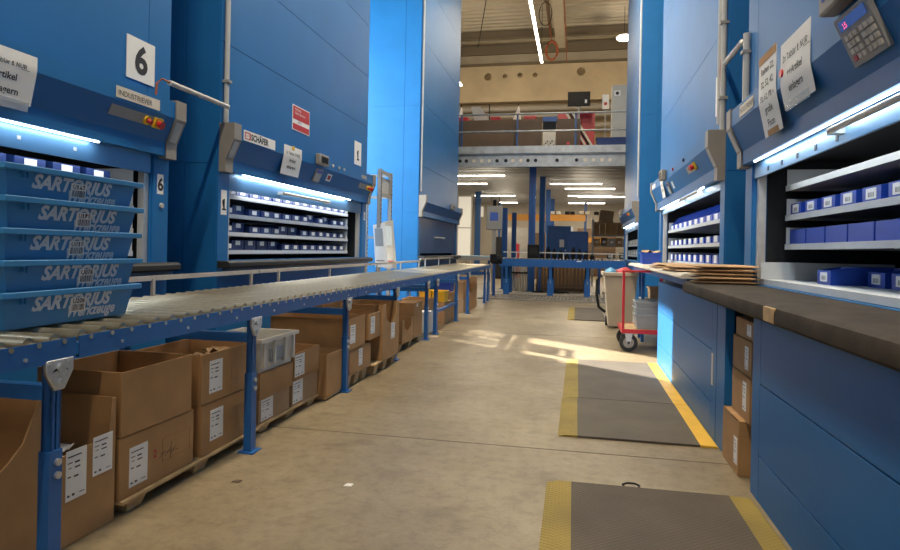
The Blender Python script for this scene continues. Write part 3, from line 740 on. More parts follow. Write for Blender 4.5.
def pallet(label, y0, y1, xf, z, rz=0.0, d=.64):
    r = thing('pallet', label, 'pallet', (xf, (y0+y1)/2, 0), rz, 'pallets under the conveyor'); hy = (y1-y0)/2
    b = MB()
    for k in range(5): x1 = -k*(d-.1)/4; b.box(x1-.10, x1, -hy, hy, z-.018, z-.001)
    b.build('deck', 'wood', r, bevel=.004)
    for x1 in (-.06, -d/2, -d+.06):
        for yy in (-hy+.10, 0, hy-.10): MB().hexa([(x1-.035, yy-.045, 0), (x1+.035, yy-.045, 0), (x1+.035, yy+.045, 0), (x1-.035, yy+.045, 0), (x1-.05, yy-.06, z-.018), (x1+.05, yy-.06, z-.018), (x1+.05, yy+.06, z-.018), (x1-.05, yy+.06, z-.018)]).build('foot', 'wood', r)
carton('nearest tall brown box with torn curved front at left edge', 1.55, -1.84, .66, .5, .001, .60, cut=('S', .30, .97))
carton('tall brown box with two white labels right of the near post', 2.085, -1.86, .32, .48, .001, .51, cut=('S', .68, .72), labels=[(-.045, .17, .10, .19), (.09, .22, .105, .155)], paper=.62)
pallet('pallet under the four large brown boxes', 2.27, 3.42, -1.84, .066, .0)
carton('brown box lower left on near pallet, white label, red mark', 2.52, -1.855, .51, .42, .067, .262, open_=False, labels=[(-.14, .035, .115, .17)], marks=True)
carton('brown box lower right on near pallet, label facing the aisle', 3.10, -1.85, .53, .42, .067, .262, open_=False, labels=[(-.13, .06, .12, .16)], marks=True)
carton('open brown box upper left on near pallet, without label', 2.515, -1.858, .485, .42, .3305, .275)
carton('open brown box upper right on near pallet with label and papers', 3.09, -1.853, .52, .42, .3305, .255, labels=[(-.13, .045, .12, .17)], marks=True, paper=.82)
hb = [o for o in COL.objects if o.get('label', '').startswith('brown box lower left on near pallet')][0]
MB().text('2', .05, lambda x, y: (.0016, -.045+x, .115+y), bold=.001).build('handwriting', 'redink', hb, flat=True)
k = MB()
for q in range(6): k.bar((.001, -.005+q*.020, .10+.012*(q % 2)), (.001, .018+q*.020, .115+.01*((q*3) % 2)), .0006, .0018)
k.bar((.001, .075, .075), (.001, .085, .155), .0006, .0018); k.bar((.001, .0, .12), (.001, .14, .105), .0006, .0016)
k.build('scribble', 'ink', hb)
# second group
pallet('pallet under the milky tote and four small boxes', 3.43, 4.325, -1.86, .062)
carton('small box with large white label at bottom below milky tote', 3.655, -1.87, .41, .36, .063, .155, open_=False, labels=[(-.10, .012, .15, .13)], m='card2')
carton('plain small box directly beneath the milky tote', 3.645, -1.85, .44, .38, .2185, .16, open_=False)
carton('small box, label at left, at bottom right of milky tote', 4.11, -1.87, .42, .36, .063, .175, open_=False, labels=[(-.12, .015, .15, .15)], m='card2')
carton('small open box with white label, right of milky tote', 4.11, -1.86, .42, .38, .2385, .185, labels=[(-.12, .02, .15, .15)])
t = thing('storage_tote', 'milky white plastic tote on top of small boxes', 'tote', (-1.85, 3.655, .379))
b = MB(); hy = .235
def rg(x0, x1, y, z): return [(x0, -y, z), (x1, -y, z), (x1, y, z), (x0, y, z)]
vs = rg(-.36, -.02, .215, 0) + rg(-.38, 0, hy, .205) + rg(-.372, -.008, hy-.008, .205) + rg(-.352, -.028, .205, .008)
b.add(vs, [(3,2,1,0), (12,13,14,15)] + [f for k in range(4) for f in ((k, (k+1) % 4, 4+(k+1) % 4, 4+k), (4+k, 4+(k+1) % 4, 8+(k+1) % 4, 8+k), (8+k, 8+(k+1) % 4, 12+(k+1) % 4, 12+k))])
b.build('body', 'tote', t)
b = MB(); b.box(-.40, .018, -hy-.018, -hy, .185, .207).box(-.40, .018, hy, hy+.018, .185, .207).box(0, .018, -hy, hy, .185, .207).box(-.40, -.38, -hy, hy, .185, .207)
for y in (-.205, -.07, .07, .19): b.box(-.012, .012, y, y+.018, .03, .185)
b.build('rim', 'tote', t); bx(-.008, -.002, -.10, .10, .05, .13).build('label_holder', 'grtote', t)
carton('open brown box on a low pallet left of the third post', 4.487, -1.805, .30, .44, .03, .32, m='card')
pallet('pallet under the grey-brown box beyond the third post', 4.72, 5.31, -1.80, .11)
pallet('low pallet below the open box left of third post', 4.34, 4.635, -1.81, .029)
carton('grey-brown closed box with label beneath large open box', 5.03, -1.79, .53, .62, .111, .205, open_=False, labels=[(.0, .04, .09, .14)], m='card')
carton('large open brown box with label just beyond third post', 4.918, -1.785, .405, .68, .3165, .255, labels=[(-.10, .05, .12, .15)])
carton('plain box supporting a labelled box beside the tall cut-out box', 5.43, -1.95, .20, .33, .101, .235, open_=False)
carton('brown box with label leaning beside the tall cut-out box', 5.355, -1.775, .33, .44, .3365, .23, labels=[(-.06, .05, .11, .15)])
carton('tall brown box with round cut-out and label, fourth post', 5.795, -1.755, .53, .42, .101, .52, cut=('U', .19, .18), labels=[(.06, .17, .12, .15)])
pallet('low pallet beneath the tall cut-out box', 5.325, 6.06, -1.765, .10, d=.44)
carton('wide open brown box behind the labelled boxes in second row', 5.95, -2.33, .9, .24, .335, .27)
carton('closed brown box under the wide open box, second row', 5.95, -2.335, .85, .23, .032, .30, open_=False)
pallet('pallet beneath the second row of boxes', 5.5, 6.4, -2.33, .031, d=.24)
carton('brown box with U-shaped cut beyond the fourth post', 6.87, -1.88, .48, .45, .09, .26, cut=('U', .13, .15))
pallet('pallet under the box with U-shaped cut', 6.6, 7.60, -1.90, .089, d=.9)
carton('tall narrow brown box next to the U-cut box', 7.345, -1.885, .40, .45, .09, .41, open_=False, labels=[(-.05, .36, .06, .04)])
carton('brown box lying behind the U-cut box, second row', 7.0, -2.36, .6, .40, .09, .22, open_=False)
carton('dark brown box on top in second row behind U-cut box', 7.05, -2.36, .62, .40, .3105, .20)
# third group under the far section
carton('large pale box under the two yellow bins', 9.55, -1.97, .50, .42, .001, .335, m='card2', open_=False)
carton('white carton standing behind the double blue posts', 8.42, -1.97, .30, .30, .001, .28, m='white', open_=False, group='far boxes under the conveyor')
carton('brown box beside the double posts under far conveyor', 8.95, -2.1, .42, .4, .001, .42, group='far boxes under the conveyor')
def open_bin(label, x, y, z, lx, ly, h, m, rz=0, name='storage_bin', group=None, cat='bin'):
    r = thing(name, label, cat, (x, y, z), rz, group)
    b = MB(); t = .006
    vs = [(-lx*.46, -ly*.46, 0), (lx*.46, -ly*.46, 0), (lx*.46, ly*.46, 0), (-lx*.46, ly*.46, 0), (-lx/2, -ly/2, h), (lx/2, -ly/2, h), (lx/2, ly/2, h), (-lx/2, ly/2, h)]
    vs += [(a*(1-2*t/lx), c*(1-2*t/ly), max(z_, t)) for a, c, z_ in vs]
    b.add(vs, [(3,2,1,0), (8,9,10,11)] + [f for k in range(4) for f in ((k, (k+1) % 4, 4+(k+1) % 4, 4+k), (4+k, 4+(k+1) % 4, 12+(k+1) % 4, 12+k), (12+k, 12+(k+1) % 4, 8+(k+1) % 4, 8+k))])
    b.build('body', m, r)
    b = MB(); b.box(-lx/2-.012, lx/2+.012, -ly/2-.012, -ly/2, h-.018, h).box(-lx/2-.012, lx/2+.012, ly/2, ly/2+.012, h-.018, h).box(-lx/2-.012, -lx/2, -ly/2, ly/2, h-.018, h).box(lx/2, lx/2+.012, -ly/2, ly/2, h-.018, h)
    b.build('rim', m, r)
    return r
open_bin('right yellow bin on the large pale box', -2.08, 9.47, .337, .20, .30, .17, 'yellow', group='yellow bins')
open_bin('left yellow bin on the large pale box', -2.29, 9.47, .337, .19, .30, .17, 'yellow', group='yellow bins')
open_bin('blue bin behind the yellow bins', -2.15, 10.15, .45, .26, .3, .16, 'bin')
carton('brown box under the blue bin behind yellow bins', 10.15, -1.99, .5, .42, .001, .448, open_=False, group='far boxes under the conveyor')
carton('tall brown carton flap box leaning near the last posts', 12.0, -1.98, .95, .30, .001, .60, cut=('S', .5, .95), group='far boxes under the conveyor')
carton('small pale box left of the last brown carton', 11.25, -2.0, .32, .3, .001, .26, m='card2', open_=False, group='far boxes under the conveyor')
carton('small box set on top behind the last conveyor posts', 11.28, -2.02, .26, .28, .262, .3, m='card', open_=False, group='far boxes under the conveyor')

# ---------------------------------------------------------------- right hand counters
def base(label, y0, y1, h, post=True):
    r = thing('counter_base', label, 'counter base', (.85, (y0+y1)/2, 0)); a, b_ = y0-(y0+y1)/2, y1-(y0+y1)/2
    MB().box(.012, .37, a, b_, 0, h).build('body', 'blue_dark', r)
    m = MB(); zs = (.0, .215, .55, h)
    for i in range(3): m.box(0, .012, a+.13, b_-.13, zs[i]+(.003 if i else 0), zs[i+1]-.003)
    m.build('panel', 'blue', r, bevel=.0015)
    bx(0, .012, a, a+.126, 0, h).build('side_strip', 'blue', r); bx(0, .012, b_-.126, b_, 0, h).build('side_strip', 'blue', r)
    return r
base('near blue counter base under the dark worktop', -.6, 3.26, .858)
b2 = base('far blue counter base behind the yellow edged mats', 4.06, 6.85, .858)
bx(-.0, .05, -1.62, -1.41, 0, .858).build('post', 'blue', b2)
bx(-.002, 0, -1.31, -1.27, .33, .53).build('label_card', 'cream', b2)
def worktop(label, y0, y1, xf, z0, z1, m, edge):
    r = thing('worktop', label, 'worktop', (xf, (y0+y1)/2, z0)); a, b_ = y0-(y0+y1)/2, y1-(y0+y1)/2; t = z1-z0
    MB().prism([(.0, .012), (.012, 0), (1.225-xf, 0), (1.225-xf, t), (.03, t), (.008, t-.012), (0, t-.03)], 'y', a, b_).build('slab', m, r)
    return r
wt = worktop('dark scuffed worktop in front of the nearest right lift', -.6, 4.99, .795, .862, .945, 'worktop', 0)
o = bx(-.004, .02, .56, .70, .008, .072).build('torn_edge', 'wood', wt, bevel=.004)
w2 = worktop('cream worktop in front of the second right lift', 5.02, 9.95, .78, .962, 1.0, 'cream', 0)
bx(.06, .10, -2.4, 2.4, -.06, -.001).build('bearer', 'blue_conv', w2)
def envelope(label, x, y, z, lx, ly, h, rz, group):
    r = MB(); n = 8; vs = []
    for k, zz in ((0, 0), (1, 1)):
        for i in range(n+1):
            for j in range(n+1):
                fx, fy = i/n-.5, j/n-.5; e = max(abs(fx), abs(fy))*2
                th = h*(1-e**6)*.5 + .001
                vs.append((fx*lx, fy*ly, h/2 + (th if k else -th)))
    m_ = (n+1)**2; fs = []
    for i in range(n):
        for j in range(n):
            a = i*(n+1)+j; fs += [(a, a+n+1, a+n+2, a+1), (m_+a, m_+a+1, m_+a+n+2, m_+a+n+1)]
    ed = [i*(n+1) for i in range(n+1)] + [n*(n+1)+j for j in range(1, n+1)] + [i*(n+1)+n for i in range(n-1, -1, -1)] + [j for j in range(n-1, 0, -1)]
    for q in range(len(ed)):
        a, c = ed[q], ed[(q+1) % len(ed)]; fs.append((a, c, m_+c, m_+a))
    o = r.add(vs, fs).build('padded_envelope', 'envelope', None, loc=(x, y, z), rot=(0, 0, rz))
    return tag(o, label, 'envelope', group)
EN = ['bottom', 'second', 'third', 'fourth', 'fifth', 'sixth', 'seventh']
zz = .9455
for k in range(5):
    h = .024 + .003*(k % 2)
    envelope('%s brown padded envelope from the bottom of the near worktop stack' % ('lowest' if k == 0 else EN[k]), 1.03 + random.uniform(-.01, .01), 4.74 + random.uniform(-.02, .02), zz, .43, .28, h, random.uniform(-.06, .06), 'envelopes on the dark worktop'); zz += h + .002
zz = 1.0005
for k in range(4):
    envelope(['lower nearer brown envelope on the cream worktop', 'lower farther brown envelope on the cream worktop', 'upper nearer brown envelope on the cream worktop', 'upper farther brown envelope on the cream worktop'][k], 1.0 + .01*k, (5.85, 6.95)[k % 2] + .03*k, (zz, zz)[k % 2], .42, .85, .024, .03 - .03*k, 'envelopes on the cream worktop'); zz += .0265*(k % 2)
open_bin('blue open bin on cream worktop end with brown paper', 1.02, 9.2, 1.001, .26, .34, .16, 'bin')
p = MB(); n = 5; vs = []
for i in range(n+1):
    for j in range(n+1): vs.append(((i/n-.5)*.25, (j/n-.5)*.26, .02+random.uniform(-.02, .025)))
p.add(vs + [(a, b_, c-.003) for a, b_, c in vs], [f for i in range(n) for j in range(n) for f in ((i*(n+1)+j, (i+1)*(n+1)+j, (i+1)*(n+1)+j+1, i*(n+1)+j+1), (36+i*(n+1)+j, 36+i*(n+1)+j+1, 36+(i+1)*(n+1)+j+1, 36+(i+1)*(n+1)+j))])
tag(p.build('packing_paper', 'envelope', None, loc=(1.03, 9.2, 1.155)), 'crumpled brown paper lying in the blue bin on cream worktop', 'packing paper')
# boxes in the gap between the bases
def gapbox(label, y0, y1, xf, z, h, lab=None, op=False):
    carton(label, (y0+y1)/2, xf, y1-y0, .34, z, h, open_=op, labels=[lab] if lab else [], group='boxes between the counter bases', side='R')
gapbox('brown box on the floor between the two counter bases', 3.46, 3.81, .84, .001, .285, (.12, .05, .07, .14))
gapbox('second box from the floor between the two counter bases', 3.40, 3.76, .875, .287, .235, (.08, .05, .07, .15))
gapbox('third box from the floor between the two counter bases', 3.40, 3.78, .88, .523, .185, (.1, .03, .07, .12))
gapbox('uppermost box between the two counter bases', 3.38, 3.74, .885, .709, .10, (.09, .02, .08, .06))

# ---------------------------------------------------------------- floor mats
def floor_mat_thing(label, y0, y1, x0, x1, ystrip, strip_r, m, rz=0.0, loop=False, right=True):
    r = thing('floor_mat', label, 'mat', ((x0+x1)/2, (y0+y1)/2, 0), rz, 'anti-fatigue mats'); hx, hy = (x1-x0)/2, (y1-y0)/2; t = .014
    a = -hx+.12; b_ = hx-(.105 if right else 0)
    bx(a, b_, -hy, hy, .001, t).build('pad', m, r)
    MB().prism([(-hx, .001), (a, .001), (a, t), (-hx+.05, t-.001)], 'y', -hy, hy).build('edge_strip', ystrip, r)
    if right: MB().prism([(b_, .001), (hx, .001), (hx-.012, t-.003), (b_, t)], 'y', -hy, hy).build('edge_strip', strip_r, r)
    if loop:
        MB().tube([(-.10, hy-.005, .008), (-.11, hy+.03, .012), (-.085, hy+.045, .015), (-.05, hy+.045, .015), (-.03, hy+.03, .012), (-.04, hy-.005, .008)], .005, 8).build('handle', 'black', r)
    return r
floor_mat_thing('nearest ribbed floor mat with two dull yellow edges', 1.35, 3.135, -.12, .835, 'mat_yellow', 'mat_yellow', 'mat', .006, True)
floor_mat_thing('smooth floor mat with bright yellow right edge, nearer of pair', 3.925, 4.945, -.095, .848, 'mat_yellow', 'tape_yellow', 'mat_worn')
floor_mat_thing('smooth mat with bright yellow right edge by the light patch', 4.955, 6.72, -.088, .845, 'mat_yellow', 'tape_yellow', 'mat_worn')
floor_mat_thing('small distant floor mat with one yellow edge', 10.65, 13.0, -.14, .50, 'mat_yellow', 'tape_yellow', 'mat_worn', right=False)

for k, (x, y, m_, lb) in enumerate(((-1.06, 2.84, 'white', 'small white paper scrap on the open concrete floor'), (-1.60, 2.75, 'brown', 'small dark scrap on the floor beside the near pallet'))):
    o = MB().hexa([(-.02, -.015, 0), (.02, -.012, 0), (.022, .015, 0), (-.015, .018, 0), (-.015, -.01, .006), (.018, -.012, .003), (.022, .012, .007), (-.01, .015, .004)]).build('paper_scrap', m_, None, loc=(x, y, .001))
    tag(o, lb, 'scrap')
# ---------------------------------------------------------------- red trolley, crates, waste bin
t = thing('platform_trolley', 'red platform trolley parked under the cream worktop', 'trolley', (.86, 7.8, 0))
MB().box(-.31, .31, -.33, .33, .245, .262).build('platform', 'wood', t)
b = MB(); b.box(-.335, .335, -.355, -.33, .22, .268).box(-.335, .335, .33, .355, .22, .268).box(-.335, -.31, -.33, .33, .22, .268).box(.31, .335, -.33, .33, .22, .268)
b.build('frame', 'red', t)
h = MB(); h.box(-.335, -.305, -.355, -.33, .268, .93).box(.085, .115, -.355, -.33, .268, .93).box(-.335, .115, -.355, -.33, .93, .955)
h.build('push_handle', 'red', t, bevel=.006)
for sx in (-.25, .25):
    for sy in (-.27, .27):
        c = MB().cyl((sx, sy-.02, .105), (sx, sy+.02, .105), .104, 24).build('wheel', 'rubber', t)
        k = MB().cyl((sx, sy-.024, .105), (sx, sy+.024, .105), .062, 18).build('wheel_rim', 'grey', c)
        MB().cyl((sx, sy-.034, .105), (sx, sy+.034, .105), .018, 10).build('axle', 'zinc', c)
        f = MB()
        for yy in (-.034, .028): f.prism([(sx-.045, .218), (sx+.045, .218), (sx+.02, .085), (sx-.02, .085)], 'y', sy+yy, sy+yy+.006)
        f.box(sx-.05, sx+.05, sy-.04, sy+.04, .212, .22); f.build('fork', 'zinc', t)
for k in range(3):
    open_bin('%s grey nesting crate on the red trolley' % ['lowest', 'middle', 'uppermost'][k], .90, 7.72, .2635 + k*.075, .42, .36, .17, 'grtote', name='grey_crate', group='grey crates on the trolley', cat='crate')
b = thing('waste_bin', 'beige wheeled waste bin beside the red trolley', 'waste bin', (.66, 9.95, 0))
def fr4(x, y, z, ox=0): return [(-x+ox, -y, z), (x+ox, -y, z), (x+ox, y, z), (-x+ox, y, z)]
m = MB(); vs = fr4(.17, .20, .03) + fr4(.245, .28, .84) + fr4(.235, .27, .84) + fr4(.16, .19, .05)
m.add(vs, [(3,2,1,0), (12,13,14,15)] + [f for k in range(4) for f in ((k, (k+1) % 4, 4+(k+1) % 4, 4+k), (4+k, 4+(k+1) % 4, 8+(k+1) % 4, 8+k), (8+k, 8+(k+1) % 4, 12+(k+1) % 4, 12+k))])
m.build('body', 'beige', b)
m = MB(); m.box(-.275, .275, -.31, -.27, .80, .855).box(-.275, .275, .27, .31, .80, .855).box(-.275, -.235, -.27, .27, .80, .855).box(.235, .275, -.27, .27, .80, .855); m.build('rim', 'beige', b, bevel=.008)
MB().tube([(-.26, .05, .80), (-.34, .05, .72), (-.345, .05, .50), (-.31, .05, .30), (-.21, .05, .22)], .022, 8).build('hose', 'black', b)
for x in (-.18, .18): MB().cyl((x-.02, .20, .075), (x+.02, .20, .075), .075, 16).build('wheel', 'rubber', b)
def bag(label, x, y, z, rx, ry, rz_, m):
    q = MB(); prof = [(0.02, 0), (.8, .05), (1, .3), (.9, .6), (.55, .85), (.15, 1.0), (.02, 1.02)]
    q.lathe([(r_, z_) for r_, z_ in prof], n=18)
    q.v = [(a*rx*(1+.08*math.sin(5*math.atan2(c, a))), c*ry, e*rz_) for a, c, e in q.v]
    return tag(q.build('plastic_bag', m, None, loc=(x, y, z)), label, 'bag')
bag('red plastic bag on top of the beige waste bin', .74, 9.92, .80, .15, .2, .13, 'red')
bag('light blue bag at the left rim of the waste bin', .52, 9.92, .80, .09, .18, .12, 'pale_blue')
open_bin('cardboard coloured open crate below the cream worktop', 1.05, 8.6, .56, .22, .3, .15, 'envelope', cat='crate', name='storage_crate')
t = thing('shelf_stand', 'grey and blue shelf stand under the cream worktop', 'shelf', (1.03, 8.6, 0))
for x, mm in ((-.20, 'blue_conv'), (.14, 'grey')): 
    for y in (-.2, .2): bx(x, x+.04, y-.02, y+.02, 0, .92).build('upright', mm, t)
bx(-.2, .18, -.22, .22, .54, .558).build('shelf', 'grey', t); bx(-.2, .18, -.22, .22, .12, .138).build('shelf', 'grey', t)

# ---------------------------------------------------------------- rack frame beside lift 1
t = thing('rack_frame', 'grey perforated steel rack frame at the end of lift 1', 'rack', (-2.97, 9.3, 0))
for x, y in ((.0, -.24), (.0, .30), (-.4, -.24), (-.4, .30)):
    m = MB(); m.box(x-.03, x+.03, y-.022, y-.018, 0, 2.36).box(x-.03, x-.026, y-.022, y+.022, 0, 2.36).box(x+.026, x+.03, y-.022, y+.022, 0, 2.36)
    u = m.build('upright', 'grey', t)
    k = MB()
    for q in range(30): k.box(x+.0295, x+.031, y-.008, y+.008, .3+q*.068, .33+q*.068)
    k.build('slots', 'dark', u)
for z in (1.3, 1.95, 2.30): bx(-.02, .02, -.22, .30, z, z+.05).build('cross_bar', 'grey', t); bx(-.4, 0, .28, .32, z, z+.04).build('cross_bar', 'grey', t)
bx(-.022, -.018, -.20, .28, 1.95, 2.25).build('side_plate', 'ltgrey', t)
for k, (y0, z0, y1, z1, m_, lb) in enumerate(((9.22, 1.50, 9.42, .86, 'white', 'white printed leaflet hanging from the grey rack frame'), (9.36, 1.55, 9.60, .84, 'ltgrey', 'grey printed poster hanging behind the white leaflet'))):
    o = thing('leaflet', lb, 'leaflet', (-2.90+.10*k, 9.02+.12*k, z1)); h = z0-z1
    MB().hexa([(-.10, .0, 0), (.10, .0, 0), (.10, .004, 0), (-.10, .004, 0), (-.16, .02, h), (.02, .02, h+.04), (.02, .024, h+.04), (-.16, .024, h)]).build('sheet', m_, o)
    for nm, f, g, mm in (('picture', .50, .92, ['grtote', 'tubprint'][k]), ('headline', .14, .17, ['taupe', 'redink'][k])):
        x_ = lambda v: -.10-.06*v
        MB().add([(x_(f)+.02, .02*f-.001, h*f), (x_(f)+.15, .02*f-.001, h*f), (x_(g)+.15, .02*g-.001, h*g), (x_(g)+.02, .02*g-.001, h*g)], [(0,1,2,3)]).build(nm, mm, o, flat=True)

# ---------------------------------------------------------------- rear of the aisle
def column(label, x, y, z0, z1, m='blue_rear', w=.13, d=.13):
    r = thing('steel_column', label, 'column', (x, y, 0), 0, 'blue steel columns')
    b = MB(); b.box(-w/2, w/2, -d/2, -d/2+.012, z0, z1).box(-w/2, w/2, d/2-.012, d/2, z0, z1).box(-.008, .008, -d/2, d/2, z0, z1)
    b.box(-w/2, -w/2+.01, -d/2, d/2, z0, z1).build('shaft', m, r)
    bx(-w/2-.05, w/2+.05, -d/2-.05, d/2+.05, z0, z0+.02).build('base_plate', m, r)
    return r
column('tall blue column nearest behind the cross conveyor', -1.28, 17.9, 0, 3.86, w=.19)
column('second blue column in the row behind the tall one', -1.27, 22.8, 0, 3.86, w=.2)
column('third blue column in the row behind the tall one', -1.28, 27.6, 0, 3.86, w=.2)
column('fourth and farthest blue column of the row', -1.28, 32.4, 0, 3.86, w=.2)
column('bright blue column near the rear window', -4.55, 28.5, 0, 3.86, 'blue_conv', w=.26)
column('short blue post right of the control panel', -2.13, 18.5, 0, 2.42, w=.16)
column('shorter blue post further right of the control panel', -1.95, 19.5, 0, 2.35, w=.14)
# mezzanine edge
r = thing('mezzanine_beam', 'long grey perforated beam carrying the mezzanine edge', 'beam', (-.7, 17.4, 0))
b = MB(); b.box(-5.7, 5.7, 0, .02, 3.50, 3.86).box(-5.7, 5.7, -.06, .02, 3.50, 3.515).box(-5.7, 5.7, -.06, .02, 3.845, 3.86); b.build('web', 'beam', r)
bx(-5.7, 5.7, -.09, -.06, 3.875, 4.075).build('edge_plate', 'beam', r)
k = MB(); q = MB()
for i, dx in enumerate((-2.62, -2.44, -2.22, -2.0, -1.78, -1.56, -1.31, -1.11, -.89, -.69, -.48, .11, .64, .87, 1.09, 1.32, 1.53)):
    (q if i in (2, 3, 4, 7, 8, 13, 14, 15, 16) else k).cyl((dx, -.001, 3.68), (dx, -.005, 3.68), .05, 14)  # cream discs paint in the lit background seen through some holes
k.build('hole', 'dark', r); q.build('hole', 'cream', r)
r = thing('guard_rail', 'blue grey guard rail along the mezzanine edge', 'railing', (-.7, 17.5, 4.08))
for z in (.93, .44): MB().cyl((-5.6, 0, z), (5.6, 0, z), .026, 8).build('rail', 'beam', r)
for x in (-4.4, -2.62, -1.02, .60, 2.2): bx(x-.025, x+.025, .027, .07, 0, .96).build('post', 'blue_dark', r)
def slabthing(name, label, cat, x0, x1, y0, y1, z0, z1, m, group=None, part='board'):
    r = thing(name, label, cat, ((x0+x1)/2, (y0+y1)/2, z0), 0, group)
    hx, hy = (x1-x0)/2, (y1-y0)/2
    bx(-hx, hx, -hy, hy, 0, z1-z0).build(part, m, r, bevel=.004)
    return r
bs_ = slabthing('plywood_board', 'wide brown plywood board behind the guard rail, left', 'board', -3.75, -1.05, 17.85, 17.88, 4.071, 4.93, 'brown')
MB().box(-1.3, 1.3, -.04, -.016, 0, .06).build('batten', 'brown', bs_)
bs_ = slabthing('plywood_board', 'narrow dark board behind the guard rail, right of gap', 'board', -.64, .03, 17.85, 17.88, 4.071, 4.92, 'brown')
MB().cyl((0, -.016, .15), (0, -.02, .15), .05, 14).build('mark', 'red', bs_)
r = thing('dispenser', 'blue topped dispenser standing in the gap between boards', 'dispenser', (-.84, 18.0, 4.071))
bx(-.18, .18, -.15, .15, 0, .52).build('cabinet', 'cream', r); bx(-.18, .18, -.15, .15, .52, .78).build('upper_body', 'dark', r); bx(-.19, .21, -.16, .16, .78, .92).build('cap', 'blue_rear', r)
k = MB()
for q in range(7): k.cyl((-.14+q*.045, -.151, .1+.06*(q % 3)), (-.14+q*.045, -.17, .1+.06*(q % 3)), .02, 8)
k.build('tap', 'black', r)
def redcrate(label, x0, x1, y, z1):
    r = slabthing('red_crate', label, 'crate', x0, x1, y, y+.4, 4.071, z1, 'red', 'red crates on the mezzanine', 'body')
    bx(-(x1-x0)/2-.015, (x1-x0)/2+.015, -.215, .215, z1-4.071-.06, z1-4.071-.0).build('rim', 'red', r)
redcrate('red crate at the far left of the mezzanine', -4.0, -3.35, 18.6, 5.19)
redcrate('small red crate second from left on the mezzanine', -2.62, -2.36, 18.6, 5.18)
redcrate('red crate half hidden beside the blue topped dispenser', -1.62, -1.28, 18.6, 5.18)
r = thing('red_backdrop', 'tall red panel with diagonal chute on the mezzanine', 'backdrop', (-.1, 19.2, 4.071))
bx(-.55, .55, 0, .03, 0, 1.30).build('board', 'red', r)
r = thing('chute', 'cream and black diagonal chute in front of red panel', 'chute', (-.05, 18.6, 4.071))
for x, mm in ((-.06, 'cream'), (.04, 'black'), (.12, 'cream')): MB().bar((x-.28, 0, 1.18), (x+.34, 0, .12), .05, .06).build('rail', mm, r)
bx(.28, .36, -.1, .1, 0, .14).build('foot', 'black', r)
open_bin('blue open bin on the mezzanine floor by the chute', .95, 18.3, 4.071, .95, .5, .34, 'bin_dark')
r = thing('monitor', 'black monitor on a stand above the guard rail', 'monitor', (-.03, 18.4, 4.071))
bx(-.32, .32, -.03, .03, 1.32, 1.74).build('casing', 'black', r, bevel=.01); bx(-.28, .28, -.034, -.03, 1.37, 1.70).build('screen', 'screen_off', r); bx(.17, .23, -.038, -.034, 1.40, 1.5).build('icon', 'white', r)
bx(-.03, .03, .03, .08, 0, 1.4).build('stand', 'grey', r); bx(-.2, .2, -.1, .2, 0, .03).build('foot', 'grey', r)
r = thing('switch_cabinet', 'light grey switch cabinet on the mezzanine, right side', 'cabinet', (1.35, 19.2, 4.071))
bx(-.42, .42, -.25, .25, 0, 2.05).build('housing', 'ltgrey', r, bevel=.01); bx(-.39, .39, -.26, -.25, .08, 1.98).build('door', 'ltgrey', r, bevel=.004)
bx(-.36, -.18, -.264, -.26, 1.72, 1.88).build('sticker', 'white', r); MB().cyl((-.27, -.264, 1.80), (-.27, -.267, 1.80), .05, 14).build('symbol', 'ink', r)
r = slabthing('notice_board', 'small white notice on a post beside switch cabinet', 'notice', .66, .86, 19.3, 19.33, 4.071, 5.95, 'grey', None, 'post'); r.children[0].scale = (.25, 1, 1)
bx(-.1, .1, -.03, -.016, 1.42, 1.86).build('sheet', 'white', r); MB().cyl((0, -.03, 1.58), (0, -.033, 1.58), .05, 12).build('symbol', 'redink', r)
for k, (x, lb) in enumerate(((-3.75, 'white folded sail at the far left of the mezzanine'), (-2.9, 'grey folded cloth sail, second from left on the mezzanine'), (-1.95, 'white folded sail with dark mast above the middle boards'))):
    r = thing('folded_sail', lb, 'sail', (x, 19.4, 4.071), 0, 'folded sails on the mezzanine')
    w = (.14, .3, .2)[k]
    MB().hexa([(-w, 0, .9), (w, 0, .9), (w, .05, .9), (-w, .05, .9), (w*.35 if k != 1 else -w*1.6, 0, 1.62), (w*.45 if k != 1 else -w*.6, 0, 1.62), (w*.45 if k != 1 else -w*.6, .05, 1.62), (w*.35 if k != 1 else -w*1.6, .05, 1.62)]).build('cloth', ['white', 'ltgrey', 'white'][k], r)
    MB().bar((w*.5, .08, 0), (w*.3, .08, 1.7), .03, .03).build('mast', 'black', r)
# pipes below the concrete wall
for k, z in enumerate((7.55, 7.2, 6.75)):
    o = MB().cyl((-6.3, 27.9, z), (4.9, 27.9, z), (.14, .09, .11)[k], 12).build('ceiling_pipe', 'taupe')
    tag(o, '%s horizontal pipe along the concrete wall' % ['highest', 'middle', 'lowest'][k], 'pipe', 'pipes below the concrete wall')

